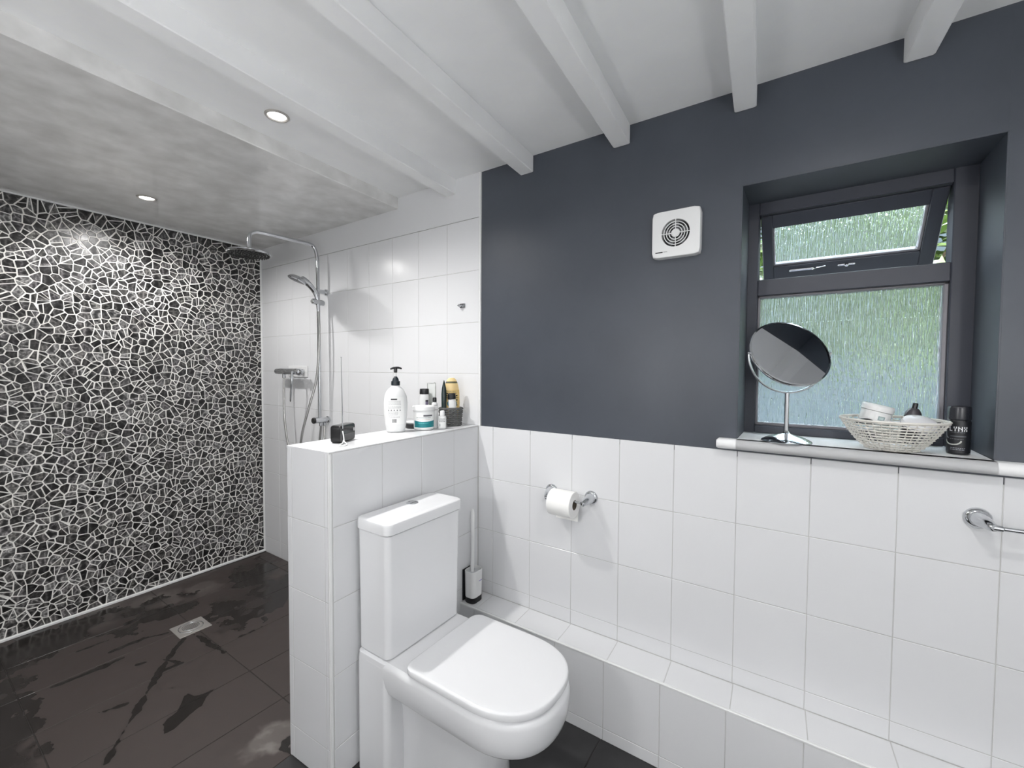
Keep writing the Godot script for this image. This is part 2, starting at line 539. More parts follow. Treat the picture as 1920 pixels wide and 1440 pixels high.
func build_floor() -> void:
	var S := 768
	var span := 2.2
	var na := noise_image(S, 0.006, 5, 31); na.convert(Image.FORMAT_L8)
	var nb := noise_image(S, 0.05, 3, 32); nb.convert(Image.FORMAT_L8)
	var nc := noise_image(S, 0.02, 4, 33); nc.convert(Image.FORMAT_L8)
	var A := na.get_data(); var B := nb.get_data(); var C := nc.get_data()
	var wet := PackedFloat32Array(); wet.resize(S * S)
	var film := PackedFloat32Array(); film.resize(S * S)
	# streaks of water: [width, points ...] in metres on the floor
	var streaks := [
		[0.0105, Vector2(-1.39, 0.78), Vector2(-1.29, 0.872), Vector2(-1.104, 1.003), Vector2(-0.976, 1.089), Vector2(-0.875, 1.161), Vector2(-0.786, 1.216)],
		[0.012, Vector2(-1.06, 0.98), Vector2(-1.03, 0.95)], [0.013, Vector2(-1.52, 0.81), Vector2(-1.56, 0.90), Vector2(-1.56, 1.02)],
		[0.008, Vector2(-1.388, 0.735), Vector2(-1.10, 0.712)], [0.013, Vector2(-1.105, 1.165), Vector2(-1.075, 1.09)],
		[0.012, Vector2(-1.46, 1.24), Vector2(-1.45, 1.10), Vector2(-1.455, 1.0)], [0.010, Vector2(-1.69, 1.0), Vector2(-1.70, 1.14)],
		[0.008, Vector2(-1.17, 0.62), Vector2(-1.17, 0.50)], [0.012, Vector2(-1.80, 0.9), Vector2(-1.82, 0.7)],
		[0.02, Vector2(-0.35, 0.80), Vector2(-0.33, 0.84), Vector2(-0.28, 0.82)], [0.01, Vector2(-1.34, 0.98), Vector2(-1.32, 0.94)],
		[0.006, Vector2(-1.19, 0.93), Vector2(-1.18, 0.82)], [0.007, Vector2(-1.28, 0.9), Vector2(-1.19, 0.86)]]
	var polys := [
		PackedVector2Array([Vector2(-0.762, 1.059), Vector2(-0.82, 1.045), Vector2(-0.845, 1.019), Vector2(-0.855, 0.985), Vector2(-0.885, 0.962), Vector2(-0.929, 0.935), Vector2(-0.935, 0.915), Vector2(-0.891, 0.912), Vector2(-0.875, 0.89), Vector2(-0.871, 0.844), Vector2(-0.845, 0.885), Vector2(-0.806, 0.915), Vector2(-0.80, 0.945), Vector2(-0.784, 0.977), Vector2(-0.758, 1.031)]),
		PackedVector2Array([Vector2(-1.30, 0.62), Vector2(-1.62, 0.60), Vector2(-1.75, 0.40), Vector2(-2.0, 0.30), Vector2(-2.05, 0.06), Vector2(-1.75, 0.02), Vector2(-1.45, 0.16), Vector2(-1.30, 0.30), Vector2(-1.22, 0.45)]),
		PackedVector2Array([Vector2(-2.1, 1.9), Vector2(-2.1, 0.98), Vector2(-2.0, 0.80), Vector2(-1.85, 0.55), Vector2(-1.68, 0.62), Vector2(-1.70, 0.90), Vector2(-1.80, 1.05), Vector2(-1.76, 1.25), Vector2(-1.70, 1.5), Vector2(-1.6, 1.9)]),
		PackedVector2Array([Vector2(-1.7, 1.29), Vector2(-1.45, 1.29), Vector2(-1.14, 1.31), Vector2(-0.97, 1.33), Vector2(-0.9, 1.5), Vector2(-1.1, 1.7), Vector2(-1.7, 1.8)])]
	for iy in S:
		for ix in S:
			var i := iy * S + ix
			var p := Vector2(-span + (ix + 0.5) / S * span, (iy + 0.5) / S * span)
			var a := A[i] / 255.0; var b := B[i] / 255.0; var c := C[i] / 255.0
			var jit := (c - 0.5) * 0.034 + (b - 0.5) * 0.010
			var d := 1.0
			for s in streaks:
				for k in range(1, s.size() - 1):
					if absf(p.x - s[k].x) < 0.3 and absf(p.y - s[k].y) < 0.3:
						d = minf(d, seg_dist(p, s[k], s[k + 1]) + jit - s[0] * 0.72)
			wet[i] = clampf(0.5 - d / 0.006, 0, 1)
			for k in polys.size():
				if Geometry2D.is_point_in_polygon(p + Vector2(jit, jit) * (0.5 if k == 0 else 5.0), polys[k]):
					wet[i] = maxf(wet[i], 1.0 if k == 0 else smoothstep(-0.02, 0.5, a + (c - 0.5) * 0.6) * 0.85)
			# dried pale soap film
			var f := 0.0
			for q in [[-0.40, 0.82, 0.10, 0.9], [-1.98, 0.72, 0.13, 0.55], [-2.03, 0.98, 0.16, 0.5], [-1.90, 0.5, 0.10, 0.45], [-1.55, 1.5, 0.16, 0.35], [-1.75, 0.08, 0.12, 0.5]]:
				var r := p.distance_to(Vector2(q[0], q[1])) + (c - 0.5) * 0.14 + (a - 0.5) * 0.10
				f = maxf(f, q[3] * (1.0 - smoothstep(q[2] * 0.45, q[2], r)) * (0.55 + 0.45 * smoothstep(0.35, 0.65, c)))
			film[i] = f
	var alb := PackedByteArray(); alb.resize(S * S * 3)
	var rou := PackedByteArray(); rou.resize(S * S * 3)
	var dry := Vector3(0.238, 0.208, 0.199); var wt := Vector3(0.120, 0.108, 0.102); var pale := Vector3(0.47, 0.455, 0.44)
	for i in S * S:
		var k := 0.93 + 0.14 * (B[i] / 255.0) * (0.6 + 0.4 * A[i] / 255.0)
		var cc := (dry * k).lerp(pale, film[i] * (1.0 - 0.6 * wet[i])).lerp(wt * k, wet[i] * 0.92)
		alb[i * 3] = int(cc.x * 255); alb[i * 3 + 1] = int(cc.y * 255); alb[i * 3 + 2] = int(cc.z * 255)
		var r := int(lerpf(0.46 + 0.1 * B[i] / 255.0, 0.13, wet[i]) * 255)
		rou[i * 3] = r; rou[i * 3 + 1] = r; rou[i * 3 + 2] = r
	var fm := mat(Color.WHITE, 1.0)
	fm.albedo_texture = ImageTexture.create_from_image(Image.create_from_data(S, S, false, Image.FORMAT_RGB8, alb))
	fm.roughness_texture = ImageTexture.create_from_image(Image.create_from_data(S, S, false, Image.FORMAT_RGB8, rou))
	fm.roughness_texture_channel = BaseMaterial3D.TEXTURE_CHANNEL_RED
	var dm := tri_map(mat(Color.WHITE, 0.42), 1.4)
	dm.albedo_texture = tone_tex(noise_image(256, 0.03, 4, 41), Color8(36, 36, 37), Color8(47, 47, 48))
	var fl := setting("floor", "dark slate tiled floor, brown and wet in the shower area")
	part(fl, "tile_bed", bar_box(Vector3(-2.4, -0.12, -0.1), Vector3(2.5, -0.0022, 2.42), 0.0001), mat(Color8(44, 41, 39), 0.7))
	var fx := [-2.12, -1.788, -1.476, -1.164, -0.862, -0.573, -0.283, 0.018, 0.313, 0.612, 0.908, 1.206, 1.504, 1.80, 2.10, 2.38]
	var fz := [0.0, 0.086, 0.706, 1.333, 1.955, 2.30]
	for i in fx.size() - 1:
		for j in fz.size() - 1:
			var w: float = fx[i + 1] - fx[i] - 0.0035; var d: float = fz[j + 1] - fz[j] - 0.0035
			var tg := tile_geo(w, d, 0.008, 0.001)
			var c := Vector3((fx[i] + fx[i + 1]) / 2.0, 0, (fz[j] + fz[j + 1]) / 2.0)
			tg.has_uv = true
			for k in tg.v.size():
				tg.uv[k] = Vector2((c.x + tg.v[k].x + span) / span, (c.z - tg.v[k].y) / span)
			part(fl, "tile", tg.done(0), fm if c.x < -0.2 else dm, Transform3D(Basis(Vector3.RIGHT, Vector3.FORWARD, Vector3.UP), c))

# ---------------------------------------------------------------- mosaic wall
func clip_poly(poly: PackedVector2Array, n: Vector2, d: float) -> PackedVector2Array:
	var out := PackedVector2Array()
	var m := poly.size()
	for i in m:
		var a := poly[i]; var b := poly[(i + 1) % m]
		var da := n.dot(a) - d; var db := n.dot(b) - d
		if da <= 0: out.append(a)
		if (da < 0 and db > 0) or (da > 0 and db < 0):
			out.append(a + (b - a) * (da / (da - db)))
	return out

func poly_area(p: PackedVector2Array) -> float:
	var s := 0.0
	for i in p.size():
		s += p[i].cross(p[(i + 1) % p.size()])
	return s / 2

func shard(poly: PackedVector2Array, rng: RandomNumberGenerator, into: Geo) -> void:
	# poly in wall coordinates (x = along the wall from the corner, y up), face towards +x of the wall node
	var mid := Vector2.ZERO
	for p in poly:
		mid += p / poly.size()
	var tx := rng.randfn(0, 0.022); var ty := rng.randfn(0, 0.022)
	var h := 0.0022 + rng.randf() * 0.001
	var n := poly.size()
	var P := []; var Q := []; var O := []
	for p in poly:
		var dq := p - mid
		var q := mid + dq * maxf(0.3, 1.0 - 0.0016 / maxf(dq.length(), 0.002))
		O.append(Vector3(-0.004, p.y, p.x))
		P.append(Vector3(h - 0.001 + (tx * dq.x + ty * dq.y), p.y, p.x))
		Q.append(Vector3(h + (tx * dq.x + ty * dq.y), q.y, q.x))
	for i in n:
		var j := (i + 1) % n
		into.quad(O[j], O[i], P[i], P[j])
		into.quad(P[j], P[i], Q[i], Q[j])
	for i in range(1, n - 1):
		into.tri(Q[0], Q[i + 1], Q[i])

func build_mosaic() -> void:
	var turn := atan(0.033)
	var wl := setting("wall_left", "shower wall of broken dark marble mosaic set in white grout", Vector3(-2.153, 0, 0), turn)
	var gm := tri_map(mat(Color.WHITE, 0.8), 1.1)
	gm.albedo_texture = tone_tex(noise_image(256, 0.02, 3, 51), Color8(228, 226, 221), Color8(246, 245, 242))
	part(wl, "grout_bed", bar_box(Vector3(-0.15, -0.1, -0.15), Vector3(0, 2.40, 2.45), 0.0001), gm, Transform3D.IDENTITY, "white grout")
	var im := noise_image(512, 0.011, 5, 61, FastNoiseLite.TYPE_PERLIN, FastNoiseLite.FRACTAL_RIDGED)
	var sm := tri_map(mat(Color.WHITE, 0.3), 5.5)
	sm.vertex_color_use_as_albedo = true
	sm.albedo_texture = tone_tex(im, Color8(22, 22, 23), Color8(226, 224, 222), 2.0)
	var rng := RandomNumberGenerator.new()
	rng.seed = 2024
	var S0 := 0.006; var S1 := 2.28; var T0 := 0.016; var T1 := 2.262
	var step := 0.0405
	var nx := int((S1 - S0) / step); var ny := int((T1 - T0) / step)
	var seeds := {}
	for i in nx:
		for j in ny:
			seeds[Vector2i(i, j)] = Vector2(S0 + (i + 0.5 + rng.randf_range(-0.48, 0.48)) * step, T0 + (j + 0.5 + rng.randf_range(-0.48, 0.48)) * step)
	var cells := []
	for i in nx:
		for j in ny:
			var s: Vector2 = seeds[Vector2i(i, j)]
			var poly := PackedVector2Array([Vector2(S0, T0), Vector2(S1, T0), Vector2(S1, T1), Vector2(S0, T1)])
			var gap := rng.randf_range(0.0019, 0.0037)
			for di in range(-2, 3):
				for dj in range(-2, 3):
					if di == 0 and dj == 0:
						continue
					var o = seeds.get(Vector2i(i + di, j + dj))
					if o == null:
						continue
					var nn: Vector2 = (o - s).normalized()
					poly = clip_poly(poly, nn, nn.dot((o + s) / 2) - gap)
			if poly.size() < 3:
				continue
			var bits := [poly]
			var ar := absf(poly_area(poly))
			if rng.randf() < clampf(ar * 260.0, 0.05, 0.6):
				var mid := Vector2.ZERO
				for p in poly:
					mid += p / poly.size()
				var a := rng.randf() * PI
				var nn := Vector2(cos(a), sin(a))
				var d := nn.dot(mid) + rng.randf_range(-0.006, 0.006)
				var gg := rng.randf_range(0.0016, 0.003)
				bits = [clip_poly(poly, nn, d - gg), clip_poly(poly, -nn, -d - gg)]
			for b in bits:
				if b.size() >= 3 and absf(poly_area(b)) > 0.00009:
					cells.append(b)
	# the 300 pieces that show largest are parts of their own
	var inv := Basis.from_euler(TURN).inverse()
	var rank := []
	for k in cells.size():
		var q := PackedVector2Array()
		var inside := true
		for p in cells[k]:
			var c: Vector3 = inv * (wl.transform * Vector3(0.002, p.y, p.x) - CAM)
			if c.z > -0.1:
				inside = false
				break
			var u := Vector2(960 + FOCAL * c.x / -c.z, 720 - FOCAL * c.y / -c.z)
			if u.x < 0 or u.y < 0 or u.x > 1920 or u.y > 1440:
				inside = false
			q.append(u)
		rank.append([absf(poly_area(q)) if inside else 0.0, k])
	rank.sort_custom(func(a, b): return a[0] > b[0])
	var big := {}
	for k in 300:
		big[rank[k][1]] = true
	var rest := Geo.new()
	rest.has_col = true
	for k in cells.size():
		var tone := 0.15 + 0.66 * pow(rng.randf(), 1.6)
		if rng.randf() < 0.1:
			tone = 1.25
		var tint := Color(tone, tone * rng.randf_range(0.96, 1.0), tone * rng.randf_range(0.94, 1.02))
		if big.has(k):
			var g := Geo.new()
			g.has_col = true
			g.tint = tint
			shard(cells[k], rng, g)
			part(wl, "mosaic_piece", g.done(0), sm)
		else:
			rest.tint = tint
			shard(cells[k], rng, rest)
	var r := part(wl, "mosaic_field", rest.done(0), sm, Transform3D.IDENTITY, "small broken pieces of dark marble mosaic")
	r.set_meta("kind", "stuff")
	print("mosaic pieces ", cells.size())
	part(wl, "bottom_seal", rbox(0.014, 0.016, 2.28, 0.004, 0.003).moved(at(0.005, 0.007, 1.145)), M.white_trim, Transform3D.IDENTITY, "white sealant line at the floor")
	part(wl, "corner_seal", rbox(0.010, 2.26, 0.012, 0.003, 0.003).moved(at(0.004, 1.13, 0.004)), M.white_trim, Transform3D.IDENTITY, "white sealant line in the corner")
	part(wl, "top_seal", rbox(0.010, 0.010, 2.28, 0.003, 0.003).moved(at(0.004, 2.264, 1.145)), M.white_trim)

# ---------------------------------------------------------------- window
func build_window() -> void:
	var w := setting("window_1", "small slate grey timber window with frosted panes and an open top light")
	var X0 := 1.030; var X1 := 1.637; var Y0 := 1.158; var Y1 := 2.010
	var ix0 := 1.066; var ix1 := 1.581; var ty0 := 1.668; var ty1 := 1.727; var top := 1.966; var bot := 1.186
	var zf := -0.21; var zb := -0.28
	var f := Geo.new()
	for q in [[X0, Y0, ix0, Y1], [ix1, Y0, X1, Y1], [ix0, top, ix1, Y1], [ix0, ty0, ix1, ty1], [ix0, Y0, ix1, bot]]:
		f.add(bar_box(Vector3(q[0], q[1], zb), Vector3(q[2], q[3], zf), 0.0025), Transform3D.IDENTITY)
	part(w, "frame", f, M.frame, Transform3D.IDENTITY, "slate grey painted timber frame")
	# lower fixed light
	var b := Geo.new()
	for q in [[ix0, bot, ix0 + 0.008, ty0], [ix1 - 0.012, bot, ix1, ty0], [ix0, ty0 - 0.007, ix1, ty0], [ix0, bot, ix1, bot + 0.010]]:
		b.add(bar_box(Vector3(q[0], q[1], -0.262), Vector3(q[2], q[3], -0.226), 0.002), Transform3D.IDENTITY)
	part(w, "glazing_bead", b, M.bead)
	part(w, "pane", pane_geo(ix1 - ix0 - 0.004, ty0 - bot - 0.004), M.glass, at((ix0 + ix1) / 2, (bot + ty0) / 2, -0.244), "frosted rain-ripple glass")
	# top light, hinged along its top edge and swung out
	var c := Node3D.new()
	c.name = "top_casement"
	w.add_child(c)
	c.position = Vector3((ix0 + ix1) / 2, top - 0.004, -0.232)
	c.rotation.x = deg_to_rad(44)
	c.set_meta("label", "open top-hung casement of the window")
	var cw := ix1 - ix0 - 0.006; var ch := 0.296
	var cf := Geo.new()
	for q in [[-cw / 2, -ch, -cw / 2 + 0.036, 0], [cw / 2 - 0.040, -ch, cw / 2, 0], [-cw / 2 + 0.036, -0.052, cw / 2 - 0.040, 0], [-cw / 2 + 0.036, -ch, cw / 2 - 0.040, -ch + 0.076]]:
		cf.add(bar_box(Vector3(q[0], q[1], -0.036), Vector3(q[2], q[3], 0.0), 0.002), Transform3D.IDENTITY)
	part(c, "sash", cf, M.frame)
	var cb := Geo.new()
	var px0 := -cw / 2 + 0.036; var px1 := cw / 2 - 0.040; var py0 := -ch + 0.076; var py1 := -0.052
	for q in [[px0, py0, px0 + 0.006, py1], [px1 - 0.008, py0, px1, py1], [px0, py0, px1, py0 + 0.008]]:
		cb.add(bar_box(Vector3(q[0], q[1], -0.026), Vector3(q[2], q[3], -0.006), 0.0015), Transform3D.IDENTITY)
	part(c, "glazing_bead", cb, M.bead)
	part(c, "pane", pane_geo(px1 - px0 - 0.002, py1 - py0 - 0.002), M.glass, at((px0 + px1) / 2, (py0 + py1) / 2, -0.018), "frosted rain-ripple glass")
	# stay arm and catch on the bottom rail
	var st := Geo.new()
	st.add(bar_box(Vector3(-0.165, -ch + 0.050, 0.001), Vector3(-0.085, -ch + 0.060, 0.007), 0.002), Transform3D.IDENTITY)
	st.add(tube(curve([Vector3(-0.09, -ch + 0.054, 0.008), Vector3(-0.075, -ch + 0.064, 0.016), Vector3(-0.05, -ch + 0.068, 0.016)], 5), 0.0022, 8), Transform3D.IDENTITY)
	part(c, "stay", st, M.chrome, Transform3D.IDENTITY, "metal casement stay")
	var ca := Geo.new()
	ca.add(bar_box(Vector3(-0.012, -ch + 0.052, 0.001), Vector3(0.040, -ch + 0.060, 0.005), 0.002), Transform3D.IDENTITY)
	ca.add(lathe([[0.006, 0.0], [0.006, 0.008], [0.004, 0.010]], 12), aim(Vector3(0, 0, 1), Vector3(0.014, -ch + 0.058, 0.004)))
	part(c, "catch", ca, M.chrome)
	# bullnose sill
	var sg := Geo.new()
	var prof := PackedVector2Array()
	var z0 := -0.212; var z1 := 0.036
	prof.append(Vector2(z0, 1.124)); prof.append(Vector2(z1 - 0.017, 1.124))
	for k in 9:
		var a := -PI / 2 + PI * k / 8.0
		prof.append(Vector2(z1 - 0.017 + cos(a) * 0.017, 1.141 + sin(a) * 0.017))
	prof.append(Vector2(z0, 1.158))
	var ra := PackedVector3Array(); var rb := PackedVector3Array()
	for p in prof:
		ra.append(Vector3(1.032, p.y, p.x)); rb.append(Vector3(1.635, p.y, p.x))
	var xa := [0.972, 0.977, 1.705]
	var rr := []
	for x in xa:
		var q := PackedVector3Array()
		for p in prof:
			var pz := maxf(p.x, -0.004)
			var ins := 0.004 if x == 0.972 else 0.0
			q.append(Vector3(x, clampf(p.y, 1.124 + ins, 1.158 - ins), pz - (ins if p.x > 0.01 else 0.0)))
		rr.append(q)
	rr.reverse()
	sg.add(loft(rr), Transform3D.IDENTITY)
	sg.add(loft([rb, ra]), Transform3D.IDENTITY)
	part(w, "sill", sg, M.sill, Transform3D.IDENTITY, "white bullnose window sill")

func pane_geo(w: float, h: float) -> Geo:
	var g := Geo.new()
	g.has_uv = true
	var x := w / 2; var y := h / 2; var t := 0.002
	var k := 3.6
	for s in [1, -1]:
		var q := [Vector3(-x * s, -y, t * s), Vector3(x * s, -y, t * s), Vector3(x * s, y, t * s), Vector3(-x * s, y, t * s)]
		var u := []
		for p in q:
			u.append(Vector2(p.x * k, -p.y * k) + Vector2(0.5, 0.5))
		g.quad(q[0], q[1], q[2], q[3], u[0], u[1], u[2], u[3])
	var c := [Vector2(-x, -y), Vector2(x, -y), Vector2(x, y), Vector2(-x, y)]
	for i in 4:
		var a: Vector2 = c[i]; var b: Vector2 = c[(i + 1) % 4]
		g.quad(Vector3(a.x, a.y, -t), Vector3(b.x, b.y, -t), Vector3(b.x, b.y, t), Vector3(a.x, a.y, t))
	return g

func build_garden() -> void:
	var gr := setting("ground", "pale paved ground outside the window")
	part(gr, "paving", bar_box(Vector3(-6, -0.3, -9), Vector3(9, 0.0, -0.32), 0.001), mat(Color8(80, 79, 76), 0.9))
	var wl := thing("garden_wall", "pale blue grey garden wall beyond the shrubs", "wall", Vector3(1.4, 0, -4.2))
	part(wl, "wall_body", rbox(9.0, 3.4, 0.2, 0.01, 0.004).moved(at(0, 1.70, 0)), mat(Color8(66, 76, 82), 0.9))
	part(wl, "coping", rbox(9.1, 0.08, 0.3, 0.02, 0.01).moved(at(0, 3.44, 0)), mat(Color8(196, 200, 198), 0.9))
	var lm := mat(Color.WHITE, 0.5)
	lm.vertex_color_use_as_albedo = true
	lm.backlight_enabled = true
	lm.backlight = Color(0.25, 0.28, 0.15)
	var bark := mat(Color8(84, 72, 56), 0.9)
	var rng := RandomNumberGenerator.new()
	rng.seed = 99
	for s in [[Vector3(2.25, 0, -1.15), 0.55, 0.55, 2.5, 900, "bright green leafy shrub close outside the open top light"], [Vector3(0.1, 0, -1.4), 0.5, 0.3, 2.3, 500, "green leafy shrub to the side of the window near the shower wall"], [Vector3(1.7, 0, -2.8), 1.15, 1.5, 3.6, 3200, "tall broad leafy shrub in front of the pale garden wall"]]:
		var t := thing("leafy_shrub", s[5], "shrub", s[0])
		var g := Geo.new()
		g.has_col = true
		for k in s[4]:
			var a := rng.randf() * TAU
			var r: float = s[1] * sqrt(rng.randf())
			var y: float = lerpf(s[2], s[3], rng.randf())
			var o := Vector3(cos(a) * r, y, sin(a) * r * 0.8)
			var dir := Vector3(rng.randfn(0, 1), rng.randfn(-0.2, 0.6), rng.randfn(0, 1)).normalized()
			var side := dir.cross(Vector3(rng.randfn(0, 0.3), 1, rng.randfn(0, 0.3))).normalized()
			var up := side.cross(dir)
			var l := rng.randf_range(0.10, 0.20); var wd := l * rng.randf_range(0.16, 0.3)
			var c := Color(0.026, 0.050, 0.011).lerp(Color(0.078, 0.115, 0.027), rng.randf())
			if rng.randf() < 0.12:
				c = Color(0.17, 0.19, 0.14)
			g.tint = c * (2.6 if s[4] == 900 else 1.15)
			var p1 := o + dir * l * 0.35 + side * wd - up * 0.004; var p2 := o + dir * l * 0.35 - side * wd - up * 0.004
			var p3 := o + dir * l * 0.7 + side * wd * 0.7 - up * 0.012; var p4 := o + dir * l * 0.7 - side * wd * 0.7 - up * 0.012
			var m1 := o + dir * l * 0.35 + up * 0.004; var m2 := o + dir * l * 0.7 - up * 0.004; var tip := o + dir * l - up * 0.025
			g.tri(o, p1, m1); g.tri(o, m1, p2)
			g.quad(p1, p3, m2, m1); g.quad(m1, m2, p4, p2)
			g.tri(p3, tip, m2); g.tri(m2, tip, p4)
		var fo := part(t, "foliage", g.done(0), lm)
		fo.set_meta("kind", "stuff")
		for k in 5:
			var a := TAU * k / 5.0
			part(t, "stem", tube(curve([Vector3(cos(a) * 0.05, 0, sin(a) * 0.05), Vector3(cos(a) * 0.12, s[3] * 0.4, sin(a) * 0.12), Vector3(cos(a) * s[1] * 0.5, s[3] * 0.8, sin(a) * s[1] * 0.4)], 5), [0.016, 0.015, 0.014, 0.013, 0.012, 0.011, 0.010, 0.009, 0.008, 0.007, 0.006], 8), bark)

# ---------------------------------------------------------------- toilet
func build_toilet() -> void:
	var t := thing("toilet", "white close-coupled toilet with closed lid beside the tiled partition", "toilet", Vector3(-0.058, 0, 0.545))
	var rear := []
	for q in [[0.0, 0.006, 0.0], [0.006, 0.0, 0.0], [0.40, 0.0, 0.0], [0.42, 0.002, 0.0], [0.4265, 0.010, 0.0]]:
		var i: float = q[1]
		rear.append(ring(rrect(0.158 - 2 * i, 0.3704 - 2 * i, 0.022, 6, 0.092, 0), q[0]))
	part(t, "rear_block", loft(rear), M.ceramic)
	var ped := []
	for q in [[0.0, 0.118, 0.52], [0.01, 0.115, 0.515], [0.12, 0.112, 0.51], [0.24, 0.118, 0.55], [0.32, 0.135, 0.60]]:
		ped.append(ring(dshape(0.10, 0.33, q[2], q[1], 0.02, 2.2), q[0]))
	part(t, "pedestal", loft(ped), M.ceramic)
	var bowl := []
	for q in [[0.304, 0.060], [0.3065, 0.030], [0.312, 0.018], [0.322, 0.010], [0.345, 0.003], [0.375, 0.0], [0.405, 0.0], [0.418, 0.004], [0.4255, 0.012]]:
		var i: float = q[1]
		bowl.append(ring(dshape(0.06, 0.50, 0.712 - i, 0.185 - i, 0.01, 2.35), q[0]))
	part(t, "bowl", loft(bowl), M.ceramic)
	var seat := []
	for q in [[0.4258, 0.014], [0.427, 0.012], [0.4300, 0.012], [0.4308, 0.014]]:
		seat.append(ring(dshape(0.250, 0.50, 0.703 - q[1], 0.183 - q[1], 0.035, 2.4), q[0]))
	part(t, "seat", loft(seat), M.seat)
	var lid := []
	for q in [[0.4312, 0.006], [0.4335, 0.001], [0.440, 0.0], [0.4505, 0.001], [0.4540, 0.004], [0.4562, 0.010], [0.4568, 0.03]]:
		lid.append(ring(dshape(0.246 + q[1], 0.50, 0.706 - q[1], 0.187 - q[1], 0.038, 2.4), q[0]))
	part(t, "lid", loft(lid), M.seat, Transform3D.IDENTITY, "closed white toilet lid")
	var tank := []
	for q in [[0.4275, 0.005, 0.0], [0.432, 0.0, 0.0], [0.64, -0.002, 0.0], [0.843, -0.005, 0.0], [0.8455, -0.002, 0.0]]:
		var i: float = q[1]
		tank.append(ring(rrect(0.152 - i, 0.352 - 2 * i, 0.020, 6, 0.091 - i / 2, 0), q[0]))
	part(t, "cistern", loft(tank), M.ceramic)
	var cl := []
	for q in [[0.8475, 0.004], [0.8500, 0.0], [0.8760, 0.0], [0.8830, 0.002], [0.8865, 0.007], [0.8876, 0.016]]:
		cl.append(ring(rrect(0.168 - 2 * q[1], 0.374 - 2 * q[1], 0.024, 6, 0.096, 0), q[0]))
	var lidpart := part(t, "cistern_lid", loft(cl), M.ceramic)
	var bt := part(lidpart, "flush_button", lathe([[0.0225, 0.0], [0.0225, 0.002], [0.021, 0.0032], [0.018, 0.0034], [0.0175, 0.0026]], 28, false, true), M.chrome, at(0.066, 0.8872, -0.026), "round chrome dual flush button")
	bt.name = "flush_button"
	part(lidpart, "button_split", bar_box(Vector3(-0.0007, 0, -0.017), Vector3(0.0007, 0.0031, 0.017), 0.0002), M.rubber, at(0.071, 0.8872, -0.026))

	# brush on the ledge
	var b := thing("toilet_brush", "slim white toilet brush in a white and black holder on the tiled ledge", "toilet brush", Vector3(-0.045, LEDGE_Y, 0.088))
	part(b, "base", loft([ring(rrect(0.056, 0.072, 0.020, 6), 0.0), ring(rrect(0.060, 0.076, 0.022, 6), 0.003), ring(rrect(0.060, 0.076, 0.022, 6), 0.026)]), M.black, Transform3D.IDENTITY, "black holder base")
	var cup := [ring(rrect(0.057, 0.073, 0.020, 6), 0.0262), ring(rrect(0.060, 0.076, 0.022, 6), 0.028), ring(rrect(0.062, 0.080, 0.022, 6), 0.146), ring(rrect(0.061, 0.079, 0.022, 6), 0.148), ring(rrect(0.056, 0.074, 0.020, 6), 0.148), ring(rrect(0.054, 0.070, 0.018, 6), 0.10)]
	part(b, "cup", loft(cup), M.white)
	part(b, "back_plate", rbox(0.004, 0.146, 0.060, 0.002, 0.001).moved(at(-0.033, 0.078, 0.010)), M.black, Transform3D.IDENTITY, "black back plate")
	part(b, "printed_mark", rbox(0.0006, 0.0032, 0.022, 0.0002, 0.0001).moved(Transform3D(Basis.IDENTITY, Vector3(0.0305, 0.098, -0.012))), mat(Color8(120, 112, 190), 0.5), Transform3D.IDENTITY, "small purple printed line")
	part(b, "handle", tube(curve([Vector3(-0.004, 0.08, 0.006), Vector3(-0.003, 0.16, 0.006), Vector3(0.002, 0.30, 0.010), Vector3(0.002, 0.435, 0.010)], 5), [0.007, 0.0074, 0.0078, 0.008, 0.0085, 0.0095, 0.0092, 0.0088, 0.0086, 0.0086, 0.0088, 0.009, 0.0092, 0.0092, 0.0086, 0.005], 12), M.white)
	part(b, "brush_head", rbox(0.046, 0.022, 0.058, 0.014, 0.004, 5).moved(at(-0.002, 0.128, 0.0)), mat(Color8(205, 207, 210), 0.6))

